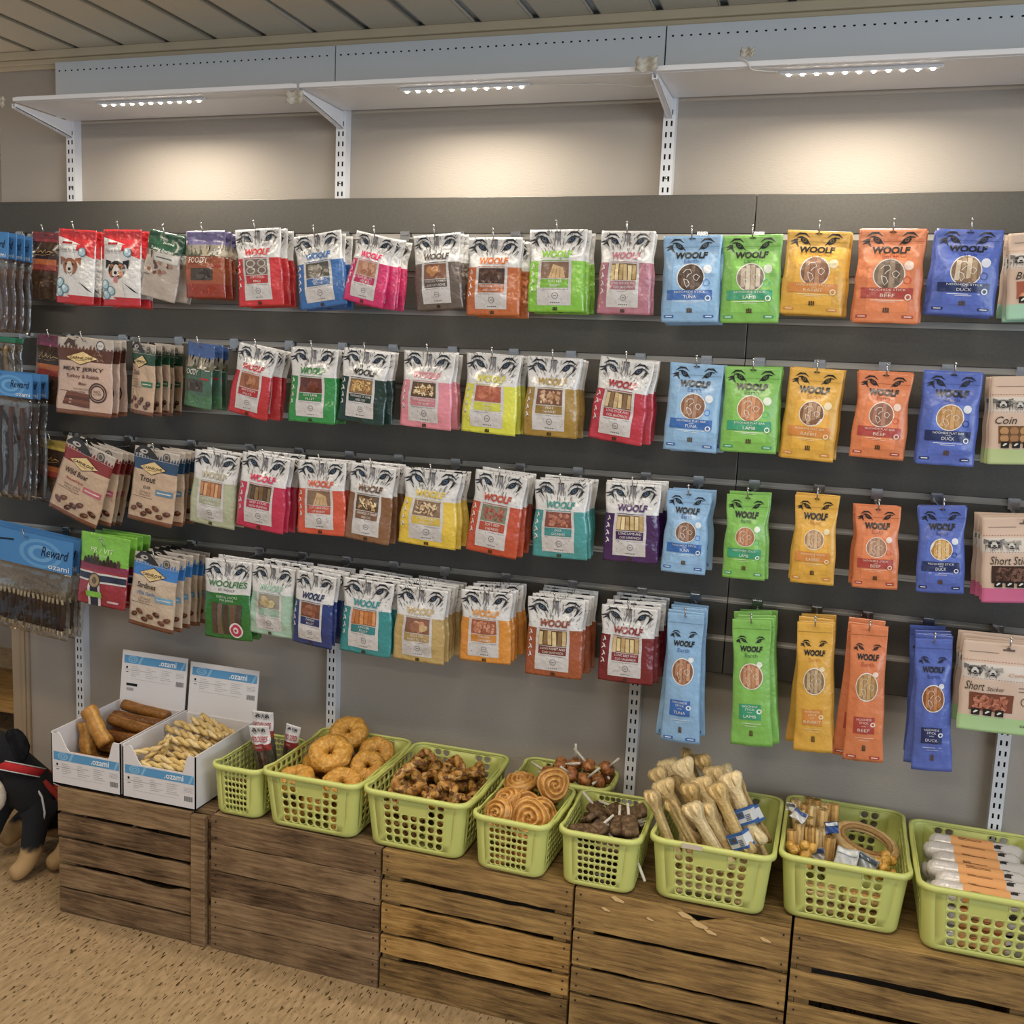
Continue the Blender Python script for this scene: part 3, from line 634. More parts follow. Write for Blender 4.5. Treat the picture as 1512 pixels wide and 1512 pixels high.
def d_foody(W, H, seed, top, mid, low):
    p = Pouch(W, H, .012, seed, .03, .86); p.make_body(lambda v: top if v > .80 else ('#8b8478' if v > .63 else (mid if v > .22 else low)))
    for i in range(9):
        a = -.95 + 1.9 * i / 8; p.stroke([(a, .62), (a + .05, .72 + p.r.uniform(0, .09)), (a + .12, .64)], [.25, .16, .2], p.r.choice(['#6f6a52', '#a79a80', '#4e5540', '#c4b9a4']), 1.6)
    p.quad([(-.85, .585), (.9, .60), (.9, .615), (-.85, .60)], '#d8cfc6', 3)
    p.rect(-.85, .50, .4, .62, shade(mid, .85), 2.4); p.text('FOODY', -.24, .56, .085, 1.0, '#d9d2c9', 4, .004)
    p.window(-.62, .26, .48, .44, 'blob', ['#4d4238', '#5e5145', '#3b332c'], 2); p.rect(.4, .46, .85, .49, '#a9322f', 3)
    for i in range(5): p.ell(p.r.uniform(-.7, .7), p.r.uniform(.06, .2), .05, None, shade(low, 1.3), 2, None, 7)
    return p.finish('treat_pouch', 'pouch_gloss')
def d_privit(W, H, seed):
    p = Pouch(W, H, .011, seed, .02, .9); p.make_body(lambda v: '#77bf2c' if v > .60 else ('#8a2a4a' if v > .50 else '#a02a3a'))
    p.text('PR / VIT', -.05, .78, .065, .95, '#d7ecc3', 4); p.text('NORWAY', -.02, .71, .035, .5, '#c3e0a5', 4)
    for i in range(11):
        a = -.75 + .14 * i; h = p.r.uniform(.05, .14); p.stroke([(a, .58), (a + .02, .6 + h * .5), (a, .6 + h)], [.15, .13, .07], p.r.choice(['#3b2a26', '#574038', '#6d5549', '#2b2320']), 2.5)
    p.rect(-.98, .335, .98, .47, '#cfcdd0', 2); p.rect(-.98, .36, .98, .445, '#232b45', 2.6)
    p.rect(-.48, .0, .02, .34, '#cfcdd0', 2.0); p.rect(-.38, .0, -.08, .36, '#232b45', 2.6)
    p.ell(-.23, .36, .27, None, '#4a3a25', 3.4, None, 18); p.ell(-.23, .36, .23, None, '#a88f62', 4, None, 18); p.ell(-.23, .36, .12, None, '#6a5334', 4.6)
    p.rect(-.55, .12, .08, .20, '#7ec53a', 3.6); p.rect(.3, .07, .75, .10, '#d8b8be', 3)
    return p.finish('treat_pouch', 'pouch_gloss')
def d_woolfies(W, H, seed):
    p = Pouch(W, H, .013, seed, .04, .86); p.make_body(lambda v: WHITE if v > .60 else '#23762c'); p.eyes(.86)
    p.text('WOOLFIES', .05, .71, .075, 1.65, '#2d7a34', 5, .02, .08, 0, 3); p.text('BY WOOLF', .05, .635, .03, .72, '#3a3f3a', 4)
    p.text('DENTAL STICKS', .05, .545, .03, .9, '#cfe3cb', 4); p.text('FOR DOGS', .05, .505, .026, .6, '#cfe3cb', 4)
    for i in range(5): p.rect(-.62 + .26 * i, .06, -.40 + .26 * i, .46, ['#5b4338', '#7d5c50', '#4b3a33', '#6f4f45', '#57423b'][i], 2, p.win, .02)
    p.ell(.42, .13, .30, None, '#e3d9dc', 4, None, 18); p.ell(.42, .13, .24, None, '#c42652', 4.6, None, 18); p.ell(.42, .13, .13, None, '#e9d5db', 5.2, None, 12, .45)
    return p.finish('treat_pouch', 'pouch_gloss')
def d_comp(W, H, seed, title, stripe, wcols, kind):
    p = Pouch(W, H, .011, seed, .01, .86, .0009); base = '#d4b9a6'; p.make_body(lambda v: stripe if v < .19 else (base if not .60 < v < .77 else '#d7cdc4'))
    for i in range(30): p.rect(-.97 + .065 * i, .79, -.94 + .065 * i, .796, '#a56a52', 2); p.rect(-.97 + .065 * i, .597, -.94 + .065 * i, .602, '#a5483c', 2)
    p.stroke([(-.85, .885), (-.5, .885), (-.2, .885)], .016, '#9a7f70', 2); p.rect(-.12, .915, .14, .935, '#6b5a50', 2); p.ell(0, .935, .045, None, '#6b5a50', 2)
    # two sketched dogs on the band
    dogface(p, -.72, .69, .42, '#6e6c6b', '#3d3c3c', '#c9c6c2'); dogface(p, -.32, .68, .38, '#a09b97', '#8a8683', '#c9c6c2')
    for i in range(26): a = p.r.uniform(-.95, -.12); p.stroke([(a, p.r.uniform(.64, .74)), (a + p.r.uniform(-.04, .04), p.r.uniform(.605, .63))], [.03, .005], p.r.choice(['#5d5b5a', '#8a8785', '#b5b1ad']), 3.4)
    p.text('Companion', .45, .665, .05, .85, '#c9855a', 4, 0, .2)
    if title == 'Coin': p.text('Coin', -.62, .505, .085, .5, '#3a3330', 4, 0, .25)
    elif title == 'Bites': p.text('Bites', -.55, .505, .085, .5, '#3a3330', 4, 0, .25)
    elif title == 'Short Sticker': p.text('Short Sticker', -.25, .505, .095, 1.15, '#3a3330', 4, 0, .2)
    else: p.text('Short', -.68, .515, .095, .42, '#3a3330', 4, 0, .2); p.text('Sticker', -.22, .495, .05, .38, '#4a423d', 4, 0, .2)
    p.stroke([(.28, .53), (.6, .53), (.95, .53)], .022, '#8a7566', 2); p.stroke([(.28, .49), (.6, .49), (.95, .49)], .022, '#8a7566', 2)
    p.window(-.78, .24, .18, .44, kind, wcols)
    for i in range(3):
        a = -.72 + .26 * i; p.rect(a, .19, a + .19, .265, '#26221f', 5); p.stroke([(a + .05, .215), (a + .1, .235), (a + .14, .24)], [.03, .05, .02], '#e0dcd6', 5.6)
    p.ell(.45, .38, .11, .05, '#5c4a40', 3, None, 14, .85); p.stroke([(.52, .42), (.58, .46), (.55, .48)], .03, '#5c4a40', 3)
    p.text('60 g', .5, .10, .04, .25, '#4c4a42', 4)
    return p.finish('treat_pouch', 'print_card')
def d_brown(W, H, seed, top):
    p = Pouch(W, H, .012, seed, .03, .9); p.make_body(lambda v: top if v > .86 else ('#3b2a22' if v > .60 else ('#5e2a22' if v > .42 else '#4a3626')))
    p.rect(-.8, .52, .8, .60, '#b5642d', 1.5); p.rect(-.8, .44, .8, .52, '#9a3d33', 1.5); p.rect(-.8, .86, .8, .9, shade(top, 1.2), 1.5)
    p.stroke([(-.6, .68), (-.4, .76), (-.35, .69), (-.15, .72), (-.05, .69), (.1, .74), (.15, .69), (.35, .72), (.6, .70)], .05, '#a98a4c', 3); p.stroke([(-.6, .66), (0, .655), (.5, .68)], .03, '#a98a4c', 3)
    for i in range(18): p.ell(p.r.uniform(-.75, .75), p.r.uniform(.08, .38), .1, .02, p.r.choice(['#5a4126', '#705330', '#3f2d1b']), 2 + .2 * (i % 4), p.win, 7)
    return p.finish('treat_bag', 'pouch_gloss')
def plur(s):
    h, sep, t = s.partition(' with '); return h + ('es' if h.endswith('h') else 's') + sep + t
ROWN = ['top', 'second', 'third', 'bottom']
def place(proto, loc, rot, label, cat, group, full=True):
    name, me, kids = proto
    o = link(name, me, None, loc); o.rotation_euler = rot; tag(o, label, cat, group)
    for nm, k in kids:
        if full or nm != 'lettering':
            c = link(nm, k, o)
            if nm != 'product_window': c['kind'] = 'stuff'   # flat print
    return o
_hk = {}
def hook(x, zg, za, yf, label):
    t = thing('display_hook', (x, -.052, zg), label, 'hook', 'steel display hooks in the slat grooves')
    key = (round(zg - za, 3), round(yf, 3))
    if key not in _hk:
        d = za - zg; q = MB(); q.box(-.013, .013, -.008, -.0005, -.018, .008); q.box(-.011, .011, -.013, -.008, -.002, .005); q.box(-.006, .006, -.007, -.001, min(d - .004, -.018), -.015)
        c = q.mesh('clip'); c.materials.append(MATS['chrome'])
        L = yf + .052; a = MB(); a.tube([(0, -.004, d), (0, L * .5, d), (0, L - .006, d + .002), (0, L - .012, d + .006), (0, L - .018, d + .024)], .0018, 7)
        a.lathe([(0, .0035), (.0025, .0025), (.0035, 0), (.0025, -.0025), (0, -.0035)], 8, None, Matrix.Translation((0, L - .0185, d + .026)))
        m = a.mesh('arm', True); m.materials.append(MATS['wire_steel']); _hk[key] = (c, m)
    c, m = _hk[key]; link('clip', c, t); link('arm', m, t)
def stack(row, tx, ty, bx, by, wpx, n, mk, short, feat, cat='pouch', yf=-.215, dy=.029, yaw=0, k=None, spread=1.0):
    A = at(tx, ty, 1, yf); Bt = at(bx, by, 1, yf); W = (at(tx + wpx / 2, ty, 1, yf) - at(tx - wpx / 2, ty, 1, yf)).x; d = Bt - A; H = d.length
    seed = int(tx * 7 + ty); proto = mk(W, H, seed); r = random.Random(seed)
    roll = atan2(-d.x, -d.z); rw = ROWN[row]; g = '%s on one %s-row hook' % (plur(short), rw)
    zg = Z1 - .1 * (row * 3 if k is None else k); pit, yw = radians(r.uniform(-.6, .6)), yaw + r.uniform(-3, 3)
    for i in range(n):
        lab = '%s with %s, foremost in the %s row' % (short, feat, rw) if i == 0 else '%s behind the foremost one in the %s row' % (short, rw)
        rot = (pit, roll if i == 0 else roll * .6 + radians(r.uniform(-2.5, 2.5)) * spread, radians(yw + r.uniform(-.3, .3)))
        loc = (A.x + (0 if i == 0 else r.uniform(-.005, .006) * spread), yf + dy * i, A.z + (0 if i == 0 else r.uniform(-.004, .003)))
        o = place(proto, loc, rot, lab, cat, g, i < 2)
        if i: o.scale = (1, .68, 1)
    hook(A.x, zg, min(A.z - .009, zg - .004), yf - .004, 'steel hook carrying the %s in the %s row' % (plur(short), rw))
def W_(col, wt, kind, wc, lines, **kw): return lambda W, H, s: d_wolf(W, H, s, col, wt, kind, wc, lines, **kw)
def E_(k, what, word, wc, form='wide'): return lambda W, H, s: d_earth(W, H, s, k, what, word, wc, form)
def C_(*a, **kw): return lambda W, H, s: d_carni(W, H, s, *a, **kw)
BR = ['#5b3a2a', '#7a4e38', '#8d5f46', '#6a4331']; TAN = ['#7d5a3c', '#d0a872', '#b98d58', '#dfc08f']; RED = ['#8e4432', '#b5624a', '#c47a5f', '#a2523e']
PEA = ['#a5583f', '#cf8560', '#d99a78', '#b96d4c']; WD = ['#7a5e3a', '#d8bd85', '#e6d09c', '#c2a268']; SEED = ['#5f4630', '#d9bb84', '#8d6a45', '#c79d63', '#ecd9ad']
# --- top row
stack(0, 70, 343, 68, 443, 46, 2, lambda W, H, s: d_brown(W, H, s, '#7a2f38'), 'dark brown bag with gold script', 'a maroon header', 'bag', yf=-.108)
stack(0, 115, 339, 112, 449, 55, 3, lambda W, H, s: d_dental(W, H, s, False), 'red and white terrier-head bag', 'round blue bubbles', 'bag')
stack(0, 181, 339, 181, 453, 56, 3, lambda W, H, s: d_dental(W, H, s, True), 'red and white black-dog bag', 'a panting tricolour dog', 'bag')
stack(0, 248, 344, 232, 441, 54, 3, d_train, 'green-topped clear bag', 'small pale biscuits', 'bag')
stack(0, 304, 341, 304, 440, 60, 3, lambda W, H, s: d_foody(W, H, s, '#6b6494', '#a8552f', '#a03a24'), 'purple and orange mountain pouch', 'a dark window')
stack(0, 381, 338, 386, 452, 66, 3, W_('#d3232a', '#cf2a30', 'rings', ['#7a6a60', '#c9bcb0'], ['SOFT DUCK', 'RINGS']), 'bright red wolf-eye pouch', 'pale rings')
stack(0, 468, 345, 480, 454, 72, 3, W_('#2f6db5', '#2f6db5', 'blob', ['#5b5850', '#8d8577', '#a79f90', '#6e675c'], ['SALMON', 'SLICES']), 'blue wolf-eye pouch', 'glinting fish pieces')
stack(0, 557, 347, 536, 449, 62, 4, W_('#d81f6c', '#d92a66', 'blob', ['#c28a6e', '#d9a383', '#b3745a'], ['BONE OF DUCK', 'AND RICE'], waist=.12), 'hot pink wolf-eye pouch', 'a peach bone', spread=1.2, yf=-.2295)
stack(0, 645, 346, 649, 457, 70, 3, W_('#6b5d54', '#57504c', 'heart', ['#8a5c44', '#c98846'], ['CHICKEN, PUMPKIN', 'AND OATS BONE'], mark=False), 'taupe wolf-eye pouch', 'an orange heart biscuit')
stack(0, 732, 351, 728, 466, 80, 3, W_('#c8682a', '#c9692d', 'blob', ['#4c3129', '#5a3b31', '#422a23'], ['MEDIUM BONE OF DUCK', 'AND CARROT']), 'burnt orange wolf-eye pouch', 'dark meat')
stack(0, 825, 339, 821, 461, 84, 4, W_('#7fc61c', '#84bf2c', 'bars', ['#8a6a55', '#d6b07c'], ['SOFT BAR', 'RABBIT']), 'lime green wolf-eye pouch', 'a tan tile biscuit')
stack(0, 928, 341, 920, 464, 80, 3, W_('#b57284', '#b56c80', 'sticks', WD, ['LONG CHICKEN AND', 'COD SANDWICH']), 'dusty pink wolf-eye pouch', 'thin straw sticks')
stack(0, 1023, 348, 1018, 476, 86, 3, E_('b', 'STICK', 'TUNA', ['#4a3b33', '#6b5347', '#57443a']), 'pale blue globe-window pouch', 'dark sticks')
stack(0, 1112, 347, 1106, 477, 88, 2, E_('g', 'STICK', 'LAMB', ['#8d8072', '#c9b69c', '#e0d3bd']), 'grass green globe-window pouch', 'cream sticks')
stack(0, 1210, 341, 1196, 465, 94, 4, E_('y', 'STICK', 'RABBIT', ['#8a5c3c', '#b98460', '#a16d4a']), 'mustard yellow globe-window pouch', 'tan sticks')
stack(0, 1319, 338, 1306, 477, 100, 3, E_('o', 'STICK', 'BEEF', ['#8d7560', '#a89078', '#6e5a4a']), 'salmon orange globe-window pouch', 'grey-brown sticks')
stack(0, 1433, 339, 1417, 465, 100, 3, E_('n', 'STICK', 'DUCK', ['#8a6a50', '#d9c4a5', '#b0906f']), 'royal blue globe-window pouch', 'pale sticks')
stack(0, 1554, 341, 1549, 470, 130, 4, lambda W, H, s: d_comp(W, H, s, 'Bites', '#9fd0b5', PEA, 'cubes'), 'mint and beige card pouch', 'two sketched dogs')
# --- second row
stack(1, 78, 497, 72, 598, 46, 2, lambda W, H, s: d_brown(W, H, s, '#6d3550'), 'dark brown bag with plum header', 'gold script', 'bag', yf=-.115)
stack(1, 127, 500, 125, 613, 82, 3, C_('#6b4030', [('MEAT JERKY', .065, 1.5, '#3a241b'), ('Turkey & Rabbit', .06, 1.2, '#6b3a2c'), ('Bar', .04, .3, '#6b3a2c')], [('FOR ADULT DOGS', .6)], '#a04a50', jerky=True, base='#c9ab9b'), 'beige jerky pouch', 'brown meat bars')
stack(1, 213, 507, 208, 612, 50, 5, C_('#1f4a30', [('Duck', .07, .6, '#3d2a1c')], [('luxury', .6), ('SOFT SNACK', .5), ('FOR ALL DOGS', .5)], '#2f7a54'), 'dark green banded beige pouch', 'brown bone biscuits', yaw=-18)
stack(1, 298, 508, 289, 602, 48, 3, lambda W, H, s: d_foody(W, H, s, '#3f5f9c', '#476a58', '#4a7a55'), 'blue and green mountain pouch', 'a round window', yaw=-12)
stack(1, 383, 512, 365, 614, 58, 3, W_('#c2242f', '#c22a34', 'blob', ['#a0603c', '#b8794e', '#8b4f30'], ['SOFT STRIPS', 'OF DUCK'], waist=.08, mark=False), 'dark red wolf-eye pouch', 'orange-brown strips', dy=.032)
stack(1, 465, 514, 461, 624, 70, 3, W_('#239140', '#23873e', 'blob', ['#6b3324', '#7a3d2b', '#5c2a1e'], ['SOFT LAMB', 'FILLET']), 'emerald wolf-eye pouch', 'dark red meat')
stack(1, 543, 517, 532, 625, 68, 3, W_('#1b3a34', '#222426', 'chips', ['#8d6a3d', '#d9ac5f', '#c28f45', '#e6c483'], ['TRIANGLE OF LAMB', 'AND COD']), 'blackish green wolf-eye pouch', 'golden chips')
stack(1, 635, 520, 627, 632, 78, 3, W_('#e58a9c', '#e08a98', 'chips', SEED, ['MINI SANDWICH', 'OF BEEF'], waist=.07), 'baby pink wolf-eye pouch', 'seed-like chips')
stack(1, 730, 524, 721, 640, 82, 3, W_('#dde01c', '#cfc93a', 'cubes', ['#b05a3f', '#d07a58', '#c0684a'], ['SALMON', 'CUBES'], waist=.08), 'neon yellow wolf-eye pouch', 'coral cubes')
stack(1, 819, 528, 811, 645, 80, 4, W_('#a8852f', '#a88a3c', 'cubes', ['#7a5038', '#c99a72', '#b07f58', '#d9b18a'], ['FISH', 'CHUNKIES'], waist=.09), 'olive gold wolf-eye pouch', 'tan chunks')
stack(1, 927, 531, 907, 652, 82, 4, W_('#c32b42', '#a8283a', 'sticks', ['#6e5030', '#d9bf8c', '#8a6a45', '#c7a873'], ['LONG DUCK AND', 'COD SANDWICH'], waist=.07), 'crimson wolf-eye pouch', 'long wafer sticks')
stack(1, 1030, 537, 1018, 666, 80, 2, E_('b', 'FLAT BAR', 'TUNA', ['#8a6247', '#b0856a', '#9c7156']), 'sky blue globe-window pouch', 'a brown flat bar')
stack(1, 1113, 542, 1104, 668, 84, 3, E_('g', 'FLAT BAR', 'LAMB', ['#b57a4a', '#d99a6a', '#c98a58']), 'leaf green globe-window pouch', 'an orange flat bar')
stack(1, 1207, 545, 1190, 679, 80, 3, E_('y', 'FLAT BAR', 'RABBIT', ['#8a5c3c', '#b58a68', '#c9a07c']), 'amber globe-window pouch', 'a split brown bar')
stack(1, 1309, 550, 1293, 677, 82, 4, E_('o', 'FLAT BAR', 'BEEF', ['#a06a50', '#b5806a', '#946048'], 'mid'), 'tangerine globe-window pouch', 'a grey-pink bar')
stack(1, 1409, 549, 1394, 687, 88, 3, E_('n', 'FLAT BAR', 'DUCK', ['#b8874c', '#d9a86a', '#c99858']), 'cobalt globe-window pouch', 'a golden flat bar')
stack(1, 1527, 555, 1520, 686, 128, 4, lambda W, H, s: d_comp(W, H, s, 'Coin', '#b5c98a', ['#7a5536', '#b98a58', '#a5764a'], 'coins'), 'pale green and beige card pouch', 'coin biscuits')
# --- third row
stack(2, 80, 650, 72, 742, 46, 2, lambda W, H, s: d_brown(W, H, s, '#a5923c'), 'dark brown bag with mustard header', 'gold script', 'bag', yf=-.115)
stack(2, 136, 659, 107, 764, 74, 4, C_('#8a2a2a', [('Wild Boar', .075, 1.0, '#4a261c'), ('Rosehips', .045, .7, '#a83a32')], [('CRUNCHY SNACK', .7), ('FOR ALL DOGS', .6)], '#c05a6a'), 'dark red banded beige pouch', 'pinkish bone biscuits')
stack(2, 233, 664, 222, 772, 66, 4, C_('#28496b', [('Trout', .085, .7, '#3a2a20'), ('Dill', .04, .3, '#5a4636')], [('SOFT SNACK', .5), ('FOR ALL DOGS', .5)], '#5a88a8'), 'navy banded beige pouch', 'dark brown fish biscuits')
stack(2, 322, 669, 312, 776, 66, 3, W_('#b4bb9c', '#b9b39a', 'sticks', ['#8a5530', '#c98a55', '#dca878', '#b5743f'], ['CHICKEN WITH', 'RAWHIDE'], mark=False), 'pale sage wolf-eye pouch', 'orange twists')
stack(2, 394, 673, 383, 782, 70, 4, W_('#c9204f', '#d6285a', 'sticks', ['#4a3826', '#7a5d3d', '#5c452d', '#8d7048'], ['BEEF STICKS', 'WITH PUMPKIN']), 'raspberry wolf-eye pouch', 'dark glossy sticks', yf=-.2295)
stack(2, 476, 681, 474, 789, 70, 3, W_('#d8512e', '#d35a3a', 'bars', ['#8a6a50', '#cba876'], ['SOFT SANDWICH', 'OF RABBIT']), 'vermilion wolf-eye pouch', 'tan sandwich slices')
stack(2, 552, 687, 541, 799, 68, 4, W_('#8a5f3c', '#6b4a32', 'chips', SEED, ['TRIANGLE OF RABBIT', 'AND COD'], mark=False), 'chestnut brown wolf-eye pouch', 'yellow and brown chips')
stack(2, 640, 695, 630, 806, 84, 3, W_('#e8c517', '#d9bb2a', 'chips', ['#8d6f55', '#e0c79c', '#6e523c', '#cfae80'], ['MINI RABBIT', 'SANDWICH'], waist=.12), 'canary yellow wolf-eye pouch', 'striped shell chips')
stack(2, 741, 699, 725, 818, 78, 4, W_('#c74a24', '#b84430', 'chips', ['#7d8468', '#a8564a', '#93463a', '#bd6a58'], ['SOFT BEEF', 'CHUNKIES']), 'brick orange wolf-eye pouch', 'red shavings')
stack(2, 830, 710, 826, 824, 82, 4, W_('#3a9a9c', '#2f8f8c', 'cubes', ['#8a4a3a', '#b5705a', '#9c5a46', '#c4836c'], ['DUCK', 'CHUNKIES'], waist=.08), 'teal wolf-eye pouch', 'reddish chunks')
stack(2, 936, 714, 930, 830, 82, 4, W_('#46215f', '#4a2a66', 'sticks', WD, ['LONG LAMB AND', 'COD SANDWICH']), 'deep purple wolf-eye pouch', 'straw-coloured sticks')
stack(2, 1018, 726, 1008, 846, 66, 3, E_('b', 'STICK', 'TUNA', ['#7a5c4c', '#b08a76', '#94705e'], 'mid'), 'light blue narrow pouch', 'brown stick pair')
stack(2, 1105, 731, 1097, 855, 64, 4, E_('g', 'STICK', 'LAMB', ['#b57a50', '#d69a70', '#c48860'], 'mid'), 'green narrow pouch', 'orange stick pair')
stack(2, 1207, 732, 1198, 862, 66, 2, E_('y', 'STICK', 'RABBIT', ['#b58a5c', '#dcb98a', '#caa274'], 'mid'), 'golden narrow pouch', 'pale stick pair')
stack(2, 1297, 748, 1291, 869, 68, 3, E_('o', 'STICK', 'BEEF', ['#b08060', '#d0a68a', '#c09074'], 'mid'), 'orange narrow pouch', 'pinkish stick pair')
stack(2, 1392, 748, 1387, 875, 72, 3, E_('n', 'STICK', 'DUCK', ['#b5843c', '#dcae5c', '#e6c07a'], 'mid'), 'indigo narrow pouch', 'golden stick pair')
stack(2, 1513, 763, 1512, 890, 130, 4, lambda W, H, s: d_comp(W, H, s, 'Short Sticker', '#d9699a', ['#3f2a22', '#6b4a3d', '#57392e', '#7d5a4b'], 'chips'), 'pink and beige card pouch', 'dark brown stick pieces')
# --- bottom row
stack(3, 157, 790, 151, 894, 70, 4, d_privit, 'green and red flag pouch', 'a gold medal', spread=.6)
stack(3, 233, 821, 222, 928, 66, 6, C_('#2a7ac9', [('Sardines', .075, .85, '#3a2a20'), ('Wild Garlic', .05, .8, '#3a80b5')], [('SOFT SNACK', .5), ('FOR ALL DOGS', .5)], '#6aa8d0', base='#cbb6a0'), 'bright blue banded beige pouch', 'brown fish biscuits', spread=.6)
stack(3, 338, 827, 337, 943, 68, 3, d_woolfies, 'forest green wolf-eye pouch', 'a pink round badge')
stack(3, 405, 836, 400, 938, 64, 4, W_('#a3c9b4', '#9cc4b0', 'blob', ['#9a9484', '#cdb98a', '#bba878', '#dccf9f'], ['COD', 'FILLET'], mark=False), 'pale mint wolf-eye pouch', 'cream fish pieces')
stack(3, 468, 847, 459, 953, 60, 5, W_('#223a80', '#232f5c', 'blob', ['#7a4a38', '#94583f', '#a8684a'], ['CHICKEN', 'FILLET']), 'navy wolf-eye pouch', 'a brown fillet', yf=-.2295)
stack(3, 545, 857, 539, 965, 76, 5, W_('#1f8f94', '#2f8f96', 'sticks', ['#a5602a', '#d0803c', '#bb7030', '#dc9656'], ['CHICKEN', 'FILLET'], waist=.07), 'turquoise wolf-eye pouch', 'orange fillet strips')
stack(3, 624, 868, 617, 977, 74, 6, W_('#c3a562', '#c6ad7c', 'blob', ['#8a5a44', '#c9876a', '#d0b07a', '#a06a50'], ['DUCK AND', 'SWEET POTATO'], waist=.07, mark=False), 'sandy gold wolf-eye pouch', 'mixed meat rolls')
stack(3, 719, 873, 716, 977, 76, 5, W_('#e0901c', '#d98f2e', 'cubes', PEA, ['CHICKEN', 'CHUNKIES'], mark=False, waist=.07), 'amber wolf-eye pouch', 'peach chunks')
stack(3, 822, 884, 817, 998, 84, 6, W_('#a5522a', '#8a3f28', 'sticks', ['#5f4428', '#dcc38d', '#8a6a42', '#cfb27a'], ['LONG RABBIT AND', 'COD SANDWICH'], bandc='#7a3020'), 'copper wolf-eye pouch', 'striped wafer sticks')
stack(3, 930, 896, 923, 1007, 82, 6, W_('#7a1a24', '#8a2430', 'sticks', WD, ['LONG BEEF AND', 'COD SANDWICH'], bandc='#8a2430'), 'burgundy wolf-eye pouch', 'pale wafer sticks')
stack(3, 1013, 906, 1004, 1095, 54, 5, E_('b', 'STICK', 'TUNA', ['#8a5c44', '#b5805f', '#c9946f'], 'long'), 'long pale blue stick pack', 'an oval window', 'pack')
stack(3, 1110, 915, 1110, 1099, 58, 5, E_('g', 'STICK', 'LAMB', ['#a5714a', '#c98f66', '#d9a37c'], 'long'), 'long green stick pack', 'an oval window', 'pack', spread=1.6)
stack(3, 1204, 919, 1200, 1110, 54, 4, E_('y', 'STICK', 'RABBIT', ['#8f7350', '#c9ac82', '#b5966c'], 'long'), 'long yellow stick pack', 'an oval window', 'pack', spread=1.6)
stack(3, 1284, 923, 1274, 1124, 56, 3, E_('o', 'STICK', 'BEEF', ['#a88048', '#d0a86a', '#bb945a'], 'long'), 'long orange stick pack', 'an oval window', 'pack', spread=1.4)
stack(3, 1379, 943, 1375, 1137, 56, 5, E_('n', 'STICK', 'DUCK', ['#8f5a30', '#c4824a', '#b0703c'], 'long'), 'long navy stick pack', 'an oval window', 'pack', spread=1.0)
stack(3, 1490, 950, 1478, 1082, 138, 4, lambda W, H, s: d_comp(W, H, s, 'Short', '#a9cf90', ['#7a4430', '#b5694c', '#a0583f', '#c57d60'], 'chips'), 'soft green and beige card pouch', 'reddish stick pieces', yf=-.2295)

